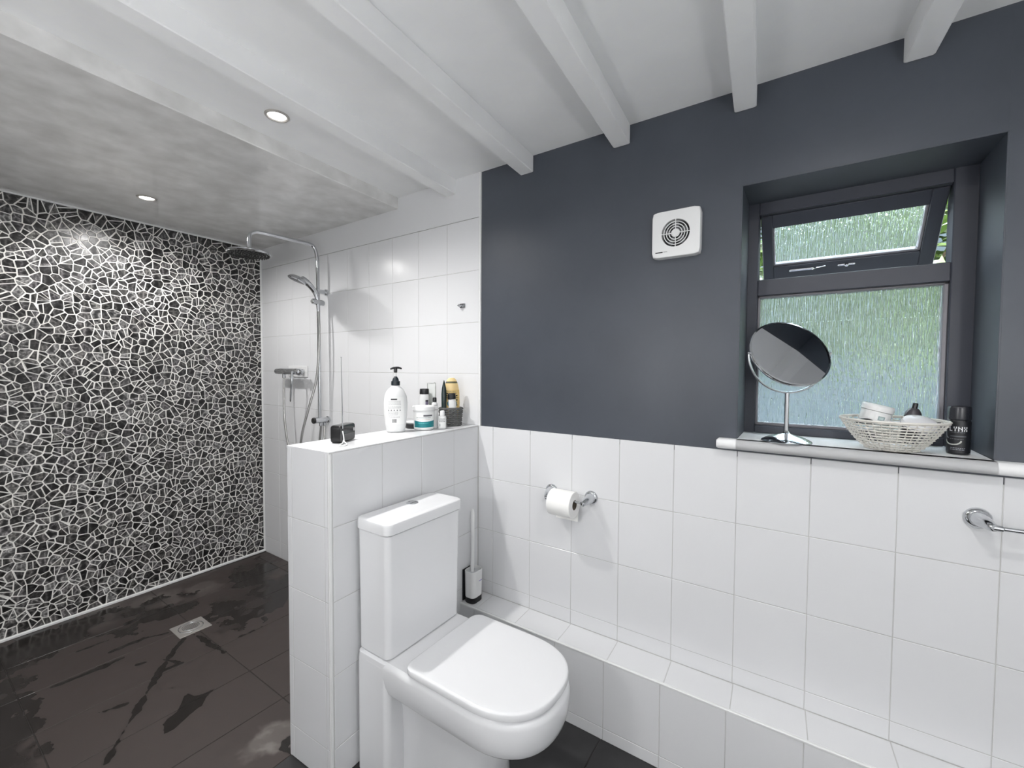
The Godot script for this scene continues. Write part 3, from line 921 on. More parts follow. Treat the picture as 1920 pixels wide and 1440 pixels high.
# ---------------------------------------------------------------- shower fittings
func build_shower() -> void:
	var r := thing("shower_rail", "chrome shower riser rail with overhead rain head on the white tiles", "shower", Vector3(-1.318, 0, 0))
	var path := [Vector3(0, 1.05, 0.06), Vector3(-0.002, 1.5, 0.06), Vector3(-0.008, 2.0, 0.06), Vector3(-0.014, 2.09, 0.061), Vector3(-0.022, 2.145, 0.075), Vector3(-0.026, 2.160, 0.11), Vector3(-0.028, 2.160, 0.20), Vector3(-0.034, 2.158, 0.385), Vector3(-0.037, 2.150, 0.425), Vector3(-0.040, 2.125, 0.446), Vector3(-0.041, 2.055, 0.450)]
	part(r, "riser_pipe", tube(curve(path, 7), 0.0105, 14), M.chrome)
	var head := Vector3(-0.041, 2.030, 0.450)
	var hd := part(r, "rain_head", lathe([[0.085, -0.010], [0.105, -0.009], [0.110, -0.004], [0.110, 0.002], [0.104, 0.006], [0.05, 0.014], [0.02, 0.022], [0.015, 0.030]], 48, false), M.chrome, Transform3D(Basis.IDENTITY, head), "round chrome rain shower head")
	part(hd, "spray_face", lathe([[0.0, -0.0095], [0.106, -0.0095], [0.106, -0.006]], 48, false, false), mat(Color8(120, 120, 118), 0.35))
	var nz := Geo.new()
	for k in 6:
		var rr := 0.014 + k * 0.0165
		var cnt := 5 + k * 6
		for i in cnt:
			var a := TAU * i / cnt
			nz.add(lathe([[0.0032, -0.007], [0.0050, 0.0]], 7, true, false), at(cos(a) * rr, -0.0095, sin(a) * rr))
	var np := part(hd, "nozzles", nz, M.rubber, Transform3D.IDENTITY, "dark rubber spray nozzles")
	np.set_meta("kind", "stuff")
	part(r, "wall_bracket", lathe([[0.020, 0.0], [0.020, 0.012], [0.014, 0.020], [0.013, 0.050], [0.017, 0.056], [0.017, 0.074], [0.012, 0.078]], 20).moved(aim(Vector3(0, 0, 1), Vector3(-0.005, 1.873, 0.001))), M.chrome)
	part(r, "diverter", lathe([[0.021, 0.0], [0.021, 0.008], [0.016, 0.012], [0.017, 0.03], [0.019, 0.05], [0.019, 0.095]], 22).moved(aim(Vector3(0, 0, 1), Vector3(0, 1.062, 0.001))), M.chrome)
	part(r, "diverter_knob", lathe([[0.0185, 0.0], [0.019, 0.002], [0.019, 0.010], [0.017, 0.012]], 22).moved(aim(Vector3(0, 0, 1), Vector3(0, 1.062, 0.096))), M.rubber, Transform3D.IDENTITY, "black diverter knob")
	part(r, "slider", lathe([[0.015, 0.0], [0.018, 0.004], [0.019, 0.03], [0.019, 0.058], [0.016, 0.080], [0.012, 0.084]], 20).moved(aim(Vector3(0.1, 0.05, 1), Vector3(0.003, 1.800, 0.030))), M.chrome)
	for s in [[0.052, 0.004], [0.028, 0.012]]:
		part(r, "hose_nut", lathe([[0.010, -0.02], [0.011, -0.016], [0.011, 0.0], [0.009, 0.002]], 14).moved(at(0.0, 1.044, s[0])), M.chrome)
	# hand shower
	var h := thing("hand_shower", "chrome hand shower resting in the slider of the riser rail", "hand shower", Vector3(-1.318, 0, 0))
	part(h, "handle", tube(curve([Vector3(0.014, 1.745, 0.072), Vector3(0.012, 1.80, 0.074), Vector3(0.010, 1.855, 0.088), Vector3(0.004, 1.905, 0.128), Vector3(0.0, 1.930, 0.175)], 6), [0.009, 0.0095, 0.0105, 0.011, 0.0115, 0.012, 0.012, 0.012, 0.0125, 0.013, 0.0135, 0.014, 0.0145, 0.015, 0.0155, 0.016, 0.0165, 0.017, 0.018, 0.019, 0.020, 0.021, 0.022, 0.022, 0.018], 14), M.chrome)
	var nd := Vector3(0.22, 0.93, -0.30)
	var hh := part(h, "spray_head", lathe([[0.046, -0.006], [0.052, -0.004], [0.054, 0.002], [0.050, 0.010], [0.036, 0.020], [0.015, 0.026], [0.0, 0.027]], 32, false, false), M.chrome, aim(nd, Vector3(0.0, 1.918, 0.200)))
	part(hh, "spray_face", lathe([[0.0, -0.009], [0.03, -0.0085], [0.047, -0.0055]], 32, false, false), mat(Color8(52, 52, 54), 0.35), Transform3D.IDENTITY, "dark spray face")
	part(h, "hose", tube(curve([Vector3(0.014, 1.75, 0.072), Vector3(0.026, 1.62, 0.074), Vector3(0.022, 1.45, 0.080), Vector3(0.004, 1.30, 0.088), Vector3(-0.022, 1.13, 0.124), Vector3(-0.052, 0.97, 0.150), Vector3(-0.075, 0.80, 0.150), Vector3(-0.03, 0.66, 0.12), Vector3(0.01, 0.80, 0.06), Vector3(0.0, 1.025, 0.028)], 8), 0.0068, 10), mat(Color8(178, 178, 176), 0.28, 1.0))
	# valve
	var v := thing("shower_valve", "chrome bar shower valve with hanging lever on the white tiles", "shower valve", Vector3(-1.66, 1.368, 0))
	part(v, "wall_plate", rbox(0.232, 0.074, 0.007, 0.003, 0.001).moved(at(0, 0.0, 0.0045)), M.white, Transform3D.IDENTITY, "rectangular polished wall plate")
	for s in [-1, 1]:
		part(v, "inlet", lathe([[0.017, 0.0], [0.017, 0.01], [0.013, 0.014], [0.013, 0.06]], 18).moved(aim(Vector3(0, 0, 1), Vector3(0.072 * s, 0, 0.008))), M.chrome)
	part(v, "body", lathe([[0.012, -0.150], [0.018, -0.148], [0.020, -0.142], [0.020, -0.10], [0.021, -0.098], [0.021, 0.10], [0.018, 0.104], [0.016, 0.118]], 24).moved(aim(Vector3(1, 0, 0), Vector3(0, 0, 0.072))), M.chrome)
	part(v, "control_knob", lathe([[0.014, 0.0], [0.022, 0.006], [0.024, 0.016], [0.021, 0.028], [0.012, 0.034], [0.008, 0.048], [0.004, 0.05]], 22).moved(aim(Vector3(1, 0, 0), Vector3(0.118, -0.004, 0.072))), M.chrome)
	part(v, "lever", tube(curve([Vector3(0.085, 0.0, 0.094), Vector3(0.092, -0.06, 0.100), Vector3(0.080, -0.12, 0.098), Vector3(0.062, -0.20, 0.094)], 6), [0.010, 0.0095, 0.009, 0.009, 0.0085, 0.008, 0.008, 0.0078, 0.0076, 0.0075, 0.0074, 0.0072, 0.007, 0.0068, 0.0066, 0.006, 0.0055, 0.005, 0.003], 10), M.chrome)
	part(v, "outlet", lathe([[0.010, -0.045], [0.011, -0.042], [0.011, -0.02], [0.013, -0.016]], 16).moved(at(-0.055, 0.0, 0.072)), M.chrome)
	part(v, "hose", tube(curve([Vector3(-0.055, -0.04, 0.072), Vector3(-0.052, -0.20, 0.076), Vector3(-0.030, -0.36, 0.082), Vector3(0.03, -0.52, 0.085), Vector3(0.16, -0.62, 0.075), Vector3(0.29, -0.54, 0.055), Vector3(0.342, -0.345, 0.052)], 8), 0.0068, 10), mat(Color8(178, 178, 176), 0.28, 1.0))
	# robe hook
	var k := thing("robe_hook", "tiny chrome hook on the white shower tiles beside the grey wall", "hook", Vector3(-0.188, 1.703, 0))
	part(k, "plate", rbox(0.036, 0.020, 0.006, 0.003, 0.001).moved(at(0, 0, 0.0035)), M.chrome)
	part(k, "peg", tube(curve([Vector3(-0.004, 0.0, 0.005), Vector3(-0.006, -0.003, 0.018), Vector3(-0.010, 0.003, 0.026)], 4), [0.006, 0.005, 0.0048, 0.0046, 0.005, 0.0055, 0.006, 0.0062, 0.005], 10), M.chrome)
	# floor drain
	var d := thing("floor_drain", "square stainless steel floor drain with round grate in the shower floor", "drain", Vector3(-1.472, 0.0, 0.72), atan(0.0))
	part(d, "plate", rbox(0.143, 0.003, 0.146, 0.002, 0.0008, 2).moved(at(0, 0.0016, 0)), M.brushed)
	part(d, "rim", torus(0.054, 0.0022, 44, 8).moved(at(0, 0.0034, 0)), M.chrome)
	part(d, "grate", lathe([[0.049, 0.0], [0.049, 0.0024], [0.047, 0.003]], 40, false, true).moved(at(0, 0.0026, 0)), M.brushed)
	part(d, "inner_ring", torus(0.037, 0.0016, 40, 6).moved(at(0, 0.0060, 0)), M.chrome)
	for i in 7:
		var o := (i - 3) * 0.0088
		var l := sqrt(0.033 * 0.033 - o * o)
		part(d, "slot", bar_box(Vector3(o - 0.0018, 0, -l), Vector3(o + 0.0018, 0.0008, l), 0.0003), M.rubber, at(0, 0.0052, 0))

# ---------------------------------------------------------------- wall fittings
func build_wall_fittings() -> void:
	# extractor fan
	var f := thing("extractor_fan", "square white extractor fan with round grille on the grey wall", "extractor fan", Vector3(0.8235, 1.8815, -0.006))
	var n := 48
	var rings := []
	for q in [[0.083, 0.0, true], [0.0835, 0.022, true], [0.082, 0.029, true], [0.078, 0.032, true], [0.0495, 0.032, false], [0.0485, 0.031, false], [0.0485, 0.010, false]]:
		var pr := PackedVector3Array()
		for i in n:
			var a := TAU * i / n
			var c := cos(a); var s := sin(a)
			var rad: float = q[0]
			if q[2]:
				rad = q[0] / pow(pow(absf(c), 14.0) + pow(absf(s), 14.0), 1.0 / 14.0)
			pr.append(Vector3(c * rad, s * rad, q[1]))
		rings.append(pr)
	part(f, "cover", loft(rings, true, false), M.white)
	part(f, "recess", lathe([[0.0, 0.0], [0.0486, 0.0]], 40, false, false).moved(aim(Vector3(0, 0, 1), Vector3(0, 0, 0.010))), mat(Color8(40, 41, 43), 0.6))
	var bl := Geo.new()
	for i in 5:
		var a := TAU * i / 5.0 + 0.4
		bl.add(rbox(0.030, 0.002, 0.022, 0.004, 0.0006, 3), Transform3D(Basis(Vector3(0, 0, 1), a) * Basis(Vector3(1, 0, 0), 0.5), Vector3(cos(a), sin(a), 0) * 0.028 + Vector3(0, 0, 0.016)) * Transform3D(Basis(Vector3(1, 0, 0), PI / 2), Vector3.ZERO))
	part(f, "impeller", bl, mat(Color8(120, 122, 124), 0.5))
	var gr := Geo.new()
	for q in [0.0135, 0.0225, 0.0315, 0.0405]:
		gr.add(torus(q, 0.0016, 40, 6), aim(Vector3(0, 0, 1), Vector3(0, 0, 0.0295)))
	for i in 4:
		gr.add(bar_box(Vector3(0.006, -0.0013, 0.0275), Vector3(0.0492, 0.0013, 0.0318), 0.0005), Transform3D(Basis(Vector3(0, 0, 1), PI / 2 * i), Vector3.ZERO))
	gr.add(lathe([[0.0125, 0.026], [0.0125, 0.0315], [0.0115, 0.0325]], 28), aim(Vector3(0, 0, 1), Vector3.ZERO))
	part(f, "grille", gr, M.white)
	part(f, "printed_mark", rbox(0.026, 0.004, 0.0005, 0.0002, 0.0001).moved(at(-0.056, -0.064, 0.0323)), M.rubber, Transform3D.IDENTITY, "small dark printed name")
	part(f, "printed_mark", rbox(0.014, 0.0022, 0.0005, 0.0002, 0.0001).moved(at(-0.034, -0.0635, 0.0323)), mat(Color8(150, 150, 150), 0.5))
	# paper holder and roll
	var h := thing("toilet_paper_holder", "chrome two-post toilet paper holder on the white tiled wall", "paper holder", Vector3(0.412, 0.866, 0))
	for s in [-1, 1]:
		var flange := lathe([[0.028, 0.0], [0.028, 0.005], [0.025, 0.009], [0.021, 0.011], [0.020, 0.015]], 26)
		part(h, "flange", flange.moved(aim(Vector3(0, 0, 1), Vector3(0.092 * s, 0, 0.0005))), M.chrome)
		part(h, "post", tube(curve([Vector3(0.092 * s, 0, 0.012), Vector3(0.090 * s, -0.004, 0.034), Vector3(0.084 * s, -0.011, 0.058), Vector3(0.080 * s, -0.014, 0.068)], 4), [0.020, 0.0195, 0.019, 0.018, 0.017, 0.016, 0.015, 0.0135, 0.0125, 0.0115, 0.011, 0.010, 0.006], 16), M.chrome)
	part(h, "roller", lathe([[0.006, -0.082], [0.006, 0.082]], 12).moved(aim(Vector3(1, 0, 0), Vector3(0, -0.012, 0.060))), M.chrome)
	var r := thing("toilet_roll", "white toilet roll hanging on the chrome holder", "toilet roll", Vector3(0.405, 0.8405, 0.060))
	part(r, "paper", lathe([[0.0205, -0.052], [0.052, -0.052], [0.0535, -0.0505], [0.0535, 0.0505], [0.052, 0.052], [0.0205, 0.052]], 40, false, false).moved(aim(Vector3(1, 0, 0), Vector3.ZERO)), M.paper)
	part(r, "core", lathe([[0.0205, -0.0515], [0.0205, 0.0515], [0.0192, 0.0515], [0.0192, -0.0515], [0.0205, -0.0515]], 28, false, false).moved(aim(Vector3(1, 0, 0), Vector3.ZERO)), M.card, Transform3D.IDENTITY, "cardboard core")
	var sh := Geo.new()
	var prev := []
	for k in 8:
		var a := k * 0.16
		prev.append(Vector2(-0.0542 * sin(a), -0.0542 * cos(a)) if k < 5 else Vector2(-0.0390 - (k - 4) * 0.013, -0.0385 + (k - 4) * 0.002))
	for k in 7:
		var p: Vector2 = prev[k]; var q: Vector2 = prev[k + 1]
		sh.quad(Vector3(-0.050, q.x, q.y), Vector3(0.0515, q.x, q.y), Vector3(0.0515, p.x, p.y), Vector3(-0.050, p.x, p.y))
	part(r, "loose_sheet", sh, M.paper)
	# towel rail
	var w := thing("towel_rail", "chrome towel rail below the window sill on white tiles", "towel rail", Vector3(1.609, 1.001, 0))
	for s in [0, 1]:
		var o: float = 0.50 * s
		part(w, "flange", lathe([[0.028, 0.0], [0.028, 0.005], [0.025, 0.010], [0.020, 0.013], [0.019, 0.018]], 30).moved(aim(Vector3(0, 0, 1), Vector3(o, 0, 0.0005))), M.chrome)
		part(w, "post", tube(curve([Vector3(o, 0, 0.014), Vector3(o + 0.006, -0.001, 0.036), Vector3(o + 0.012, -0.004, 0.058), Vector3(o + 0.016, -0.005, 0.068)], 4), [0.019, 0.0185, 0.018, 0.017, 0.016, 0.015, 0.014, 0.013, 0.012, 0.011, 0.010, 0.009, 0.005], 18), M.chrome)
	part(w, "bar", lathe([[0.0065, 0.0], [0.0075, 0.002], [0.0075, 0.022], [0.0055, 0.024], [0.0055, 0.488], [0.0075, 0.49], [0.0065, 0.512]], 14).moved(aim(Vector3(1, 0, 0), Vector3(0.008, -0.005, 0.062))), M.chrome)

# ---------------------------------------------------------------- printed labels
func paint(w: int, h: int, base: Color, rects: Array) -> StandardMaterial3D:
	var im := Image.create(w, h, false, Image.FORMAT_RGB8)
	im.fill(base)
	for r in rects:
		im.fill_rect(Rect2i(r[0], r[1], r[2], r[3]), r[4])
	var m := mat(Color.WHITE, 0.35)
	m.albedo_texture = ImageTexture.create_from_image(im)
	return m

func text_lines(out: Array, x: int, y: int, w: int, n: int, gap: int, c: Color, sd: int) -> void:
	var rng := RandomNumberGenerator.new()
	rng.seed = sd
	for k in n:
		var p := x
		while p < x + w - 4:
			var l := rng.randi_range(5, 16)
			out.append([p, y + k * gap, mini(l, x + w - p), maxi(2, gap / 2 - 1), c])
			p += l + 3

const FONT := {"L": ["1..", "1..", "1..", "1..", "111"], "Y": ["1.1", "1.1", ".1.", ".1.", ".1."], "N": ["1..1", "11.1", "1.11", "1..1", "1..1"], "X": ["1.1", "1.1", ".1.", "1.1", "1.1"]}
func letters(out: Array, s: String, x: int, y: int, k: int, c: Color) -> void:
	for ch in s:
		var g: Array = FONT[ch]
		for j in g.size():
			for i in g[j].length():
				if g[j][i] == "1":
					out.append([x + i * k, y + j * k, k, k, c])
		x += (g[0].length() + 1) * k

# curved label patch: elliptical wall of half-axes rx, rz from angle a0 to a1 (0 = local +z), y0 to y1
func label_patch(rx: float, rz: float, a0: float, a1: float, y0: float, y1: float, seg := 14) -> Geo:
	var g := Geo.new()
	g.has_uv = true
	for k in seg:
		var u0 := float(k) / seg; var u1 := float(k + 1) / seg
		var p := lerpf(a0, a1, u0); var q := lerpf(a0, a1, u1)
		g.quad(Vector3(sin(p) * rx, y0, cos(p) * rz), Vector3(sin(q) * rx, y0, cos(q) * rz), Vector3(sin(q) * rx, y1, cos(q) * rz), Vector3(sin(p) * rx, y1, cos(p) * rz), Vector2(u0, 1), Vector2(u1, 1), Vector2(u1, 0), Vector2(u0, 0))
	return g

func oval(levels: Array, seg := 32) -> Geo:
	var rings := []
	for q in levels:
		rings.append(ring(ellipse(maxf(q[1], 1e-5), maxf(q[2], 1e-5), seg), q[0]))
	return loft(rings)

# ---------------------------------------------------------------- things on the partition
func build_toiletries() -> void:
	var T := DADO + 0.0025
	var ink := Color8(150, 150, 152)
	# lotion bottle with pump
	var b := thing("lotion_bottle", "large white pump lotion bottle with dark pump on the partition", "bottle", Vector3(-0.236, T, 0.385), 0.86)
	part(b, "bottle_body", oval([[0.0, 0.034, 0.022], [0.003, 0.038, 0.026], [0.03, 0.043, 0.0285], [0.08, 0.049, 0.031], [0.125, 0.0495, 0.031], [0.155, 0.046, 0.0295], [0.175, 0.038, 0.027], [0.187, 0.028, 0.023], [0.194, 0.019, 0.018], [0.199, 0.0165, 0.0165]]), M.white)
	var rc := []
	rc.append([70, 14, 68, 14, Color8(40, 42, 46)])
	text_lines(rc, 40, 38, 140, 5, 9, ink, 5)
	text_lines(rc, 36, 92, 146, 3, 9, ink, 6)
	for k in 5:
		rc.append([38 + k * 32, 128, 10, 12, Color8(90, 92, 96)])
	text_lines(rc, 38, 150, 110, 5, 8, ink, 7)
	text_lines(rc, 46, 200, 120, 2, 8, ink, 8)
	for k in 6:
		rc.append([82 + k * 9, 226, [4, 6, 3, 7, 4, 5][k], 36, Color8(60, 62, 64)])
	part(b, "printed_label", label_patch(0.0500, 0.0316, -0.95, 0.75, 0.035, 0.15), paint(220, 280, Color8(236, 237, 236), rc), Transform3D.IDENTITY, "small grey printed back label with barcode")
	part(b, "pump_collar", lathe([[0.017, 0.199], [0.0185, 0.201], [0.0185, 0.217], [0.014, 0.220], [0.012, 0.228], [0.008, 0.234], [0.006, 0.238]], 24), mat(Color8(24, 34, 40), 0.35), Transform3D.IDENTITY, "dark pump collar")
	part(b, "pump_stem", lathe([[0.0035, 0.236], [0.0035, 0.256]], 10), M.white)
	var pm := Geo.new()
	pm.add(lathe([[0.006, 0.254], [0.007, 0.257], [0.0075, 0.270], [0.005, 0.274]], 16), Transform3D.IDENTITY)
	pm.add(tube(curve([Vector3(-0.022, 0.269, 0), Vector3(-0.008, 0.274, 0), Vector3(0.012, 0.275, 0), Vector3(0.026, 0.271, 0)], 4), [0.003, 0.0036, 0.0042, 0.0048, 0.005, 0.005, 0.005, 0.005, 0.005, 0.0046, 0.0042, 0.0036, 0.0026], 10), Transform3D.IDENTITY)
	part(b, "pump_head", pm, M.black)
	# tub
	var t := thing("cream_tub", "round white cream tub with a teal band on the partition", "tub", Vector3(-0.192, T, 0.262), 0.86)
	t.scale = Vector3(1.14, 1.1, 1.14)
	part(t, "tub_body", lathe([[0.034, 0.0], [0.037, 0.002], [0.0385, 0.01], [0.041, 0.078]], 36), M.white)
	part(t, "tub_lid", lathe([[0.0425, 0.0785], [0.0445, 0.080], [0.0445, 0.094], [0.0425, 0.0965], [0.03, 0.0975]], 36), M.white)
	var tc := []
	for k in 120:
		var bow := int(10.0 * (1.0 - pow((k - 60) / 60.0, 2.0)))
		tc.append([k * 2, 76 + bow, 2, 64 - bow, Color8(10, 120, 128)])
	tc.append([108, 22, 100, 15, Color8(90, 90, 96)])
	text_lines(tc, 30, 46, 160, 1, 14, Color8(140, 150, 148), 11)
	text_lines(tc, 40, 64, 140, 1, 8, Color8(190, 170, 168), 12)
	text_lines(tc, 50, 96, 110, 1, 12, Color8(110, 200, 200), 13)
	part(t, "printed_label", label_patch(0.0408, 0.0408, -1.1, 1.1, 0.008, 0.072), paint(240, 150, Color8(238, 239, 238), tc), Transform3D.IDENTITY, "white label with a teal band")
	# soap on dish
	var sd := thing("soap_dish", "small black oval soap dish behind the pump bottle", "soap dish", Vector3(-0.262, T, 0.265), 0.5)
	part(sd, "dish", oval([[0.0, 0.026, 0.018], [0.004, 0.032, 0.023], [0.020, 0.040, 0.028], [0.021, 0.038, 0.026], [0.014, 0.030, 0.020]]), M.black)
	var so := thing("soap_bar", "white bar of soap on the black dish", "soap", Vector3(-0.262, T + 0.0145, 0.265), 0.5)
	part(so, "soap", oval([[0.0, 0.020, 0.014], [0.006, 0.030, 0.020], [0.013, 0.034, 0.022], [0.018, 0.028, 0.018], [0.020, 0.016, 0.010]]), M.white)
	# white bottle with black cap
	var wb := thing("shampoo_bottle", "slim white bottle with black cap behind the cream tub", "bottle", Vector3(-0.262, T, 0.190), 0.9)
	part(wb, "bottle_body", oval([[0.0, 0.020, 0.015], [0.003, 0.022, 0.017], [0.13, 0.022, 0.017], [0.152, 0.021, 0.0165]]), M.white)
	part(wb, "cap", oval([[0.1525, 0.0215, 0.017], [0.156, 0.022, 0.0175], [0.176, 0.021, 0.0165], [0.178, 0.019, 0.0145]]), M.black, Transform3D.IDENTITY, "black cap")
	part(wb, "printed_label", label_patch(0.0224, 0.0174, 0.15, 0.85, 0.085, 0.125), paint(40, 60, Color8(120, 112, 136), [[0, 0, 40, 10, Color8(24, 22, 30)], [6, 40, 30, 14, Color8(50, 46, 60)]]), Transform3D.IDENTITY, "dark printed patch")
	# clear flat pack
	var cp := thing("clear_sachet_pack", "flat clear plastic pack with grey edge standing behind the small bottles", "packet", Vector3(-0.252, T, 0.152), 0.85)
	var clear := mat(Color(0.9, 0.92, 0.9, 0.35), 0.1)
	clear.transparency = BaseMaterial3D.TRANSPARENCY_ALPHA
	part(cp, "pack_body", rbox(0.042, 0.205, 0.012, 0.005, 0.002, 4).moved(at(0, 0.1025, 0)), clear)
	part(cp, "pack_edge", tube([Vector3(-0.019, 0.004, 0), Vector3(-0.019, 0.198, 0), Vector3(-0.016, 0.203, 0), Vector3(0.0, 0.200, 0), Vector3(0.016, 0.206, 0), Vector3(0.019, 0.200, 0), Vector3(0.019, 0.004, 0)], 0.0018, 8), mat(Color8(120, 122, 120), 0.4))
	part(cp, "insert", rbox(0.018, 0.14, 0.004, 0.002, 0.001).moved(at(-0.006, 0.085, 0)), mat(Color8(140, 142, 138), 0.6), Transform3D.IDENTITY, "grey insert")
	# small bottle with black cap on a white jar label
	var sb := thing("serum_bottle", "small white bottle with square white label and black cap beside the basket", "bottle", Vector3(-0.190, T, 0.196), 0.9)
	part(sb, "bottle_body", oval([[0.0, 0.014, 0.012], [0.002, 0.0155, 0.0135], [0.085, 0.0155, 0.0135], [0.112, 0.013, 0.011], [0.118, 0.008, 0.008]]), M.white)
	part(sb, "cap", lathe([[0.0085, 0.1185], [0.0095, 0.120], [0.009, 0.138], [0.007, 0.140]], 18), M.black, Transform3D.IDENTITY, "black cap")
	part(sb, "printed_label", label_patch(0.0159, 0.0139, -0.9, 0.9, 0.082, 0.106), paint(60, 40, Color8(240, 240, 240), [[0, 0, 60, 3, Color8(60, 60, 60)], [0, 37, 60, 3, Color8(60, 60, 60)], [20, 10, 5, 20, Color8(120, 120, 126)], [28, 16, 4, 14, Color8(150, 150, 150)]]))
	var wj := thing("white_squeeze_bottle", "short white bottle with fine grey print between tub and basket", "bottle", Vector3(-0.142, T, 0.196), 0.9)
	var wjl := []
	text_lines(wjl, 4, 6, 70, 4, 10, Color8(70, 74, 76), 21)
	wjl.append([8, 58, 8, 26, Color8(90, 110, 108)])
	part(wj, "bottle_body", oval([[0.0, 0.016, 0.012], [0.002, 0.018, 0.014], [0.052, 0.018, 0.014], [0.058, 0.015, 0.012]]), M.white)
	part(wj, "neck_cap", lathe([[0.010, 0.0585], [0.011, 0.060], [0.0105, 0.080], [0.008, 0.082]], 18), M.white)
	part(wj, "printed_label", label_patch(0.0184, 0.0144, -1.0, 0.8, 0.006, 0.050), paint(84, 96, Color8(236, 237, 236), wjl))
	# wicker basket
	var bk := thing("storage_basket", "small dark grey woven basket of toiletries on the partition", "basket", Vector3(-0.186, T, 0.090), 0.86)
	weave(bk, 0.047, 0.038, 0.054, 0.044, 0.084, 9, 22, 0.0056, mat(Color8(92, 93, 92), 0.75))
	# yellow shower gel in the basket
	var y := thing("shower_gel", "yellow shower gel bottle with teal splash label in the grey basket", "bottle", Vector3(-0.192, T + 0.006, 0.078), 0.95)
	part(y, "bottle_body", oval([[0.0, 0.032, 0.013], [0.004, 0.036, 0.016], [0.10, 0.040, 0.018], [0.15, 0.039, 0.0175], [0.19, 0.032, 0.016], [0.212, 0.023, 0.012], [0.222, 0.013, 0.008]]), mat(Color8(232, 206, 150), 0.3))
	part(y, "cap_band", oval([[0.1965, 0.0296, 0.0152], [0.1975, 0.0298, 0.0154], [0.2045, 0.0264, 0.0140], [0.2055, 0.0250, 0.0130]]), mat(Color8(86, 84, 62), 0.4), Transform3D.IDENTITY, "dark olive band")
	var yl := []
	text_lines(yl, 22, 14, 60, 1, 8, Color8(90, 78, 40), 31)
	text_lines(yl, 16, 30, 74, 1, 20, Color8(36, 30, 20), 32)
	text_lines(yl, 14, 52, 84, 1, 24, Color8(40, 32, 16), 33)
	yl.append([10, 76, 96, 5, Color8(110, 90, 30)])
	for k in 18:
		var hw := int(34.0 * sqrt(maxf(0.0, 1.0 - pow((k - 9) / 10.0, 2.0))))
		yl.append([58 - hw, 100 + k * 4, hw * 2, 4, Color8(8, 118, 140)])
	yl.append([86, 96, 12, 14, Color8(20, 50, 50)]); yl.append([84, 150, 14, 10, Color8(24, 60, 60)]); yl.append([30, 92, 22, 14, Color8(226, 222, 214)])
	part(y, "printed_label", label_patch(0.0402, 0.0185, -1.1, 1.1, 0.075, 0.165), paint(120, 190, Color8(226, 196, 130), yl), Transform3D.IDENTITY, "yellow label with teal splash")
	# white tube with black cap in the basket
	var wt := thing("face_wash_tube", "white tube with thick black cap leaning in the grey basket", "tube", Vector3(-0.160, T + 0.006, 0.0966), 0.86)
	var lean := Node3D.new()
	lean.name = "leaning_tube"
	wt.add_child(lean)
	lean.rotation.z = 0.08
	part(lean, "tube_body", oval([[0.0, 0.019, 0.008], [0.06, 0.019, 0.012], [0.118, 0.0175, 0.0135], [0.122, 0.014, 0.012]]), M.white)
	part(lean, "cap", oval([[0.1225, 0.0185, 0.0145], [0.126, 0.020, 0.0155], [0.146, 0.019, 0.015], [0.150, 0.015, 0.011]]), M.black, Transform3D.IDENTITY, "black cap")
	# dark drop-shaped bottle in the basket
	var dk := thing("dark_bottle", "dark green pointed bottle standing in the grey basket", "bottle", Vector3(-0.1976, T + 0.006, 0.125), 0.86)
	part(dk, "bottle_body", oval([[0.0, 0.010, 0.008], [0.10, 0.012, 0.010], [0.145, 0.0125, 0.010], [0.175, 0.010, 0.008], [0.20, 0.0045, 0.004], [0.212, 0.001, 0.001]], 20), mat(Color8(22, 40, 40), 0.3))
	# little radio
	var ra := thing("shower_radio", "small black radio with telescopic aerial at the end of the partition", "radio", Vector3(-0.206, T, 0.663), deg_to_rad(116))
	var rl := []
	for q in [[0.0, 0.004], [0.003, 0.0], [0.057, 0.0], [0.060, 0.004]]:
		rl.append(ring(rrect(0.112 - 2 * q[1], 0.034 - 2 * q[1], 0.008, 5), q[0]))
	part(ra, "case", loft([ring(rrect(0.104, 0.060, 0.010, 5), -0.019), ring(rrect(0.112, 0.064, 0.012, 5), -0.014), ring(rrect(0.112, 0.064, 0.012, 5), 0.014), ring(rrect(0.106, 0.060, 0.010, 5), 0.019)]).moved(Transform3D(Basis(Vector3(1, 0, 0), PI / 2), Vector3(0, 0.032, 0))), mat(Color8(14, 14, 15), 0.18))
	part(ra, "dial_window", rbox(0.084, 0.024, 0.001, 0.002, 0.0003).moved(at(0.006, 0.044, 0.0192)), mat(Color8(36, 36, 38), 0.08), Transform3D.IDENTITY, "dark glossy dial window")
	part(ra, "speaker_panel", rbox(0.084, 0.022, 0.001, 0.002, 0.0003).moved(at(0.006, 0.018, 0.0192)), mat(Color8(86, 86, 86), 0.5), Transform3D.IDENTITY, "grey speaker panel")
	part(ra, "button", rbox(0.005, 0.012, 0.002, 0.002, 0.0005).moved(at(0.044, 0.040, 0.0200)), M.white)
	part(ra, "aerial", tube([Vector3(-0.040, 0.052, 0.021), Vector3(-0.040, 0.066, 0.021), Vector3(-0.042, 0.15, 0.021), Vector3(-0.0445, 0.24, 0.021), Vector3(-0.046, 0.310, 0.021)], [0.0026, 0.0024, 0.0019, 0.0014, 0.0010], 8), M.chrome)
	part(ra, "aerial_tip", lathe([[0.0, -0.003], [0.0022, -0.0015], [0.0024, 0.001], [0.0, 0.003]], 10).moved(at(-0.046, 0.311, 0.021)), M.chrome)
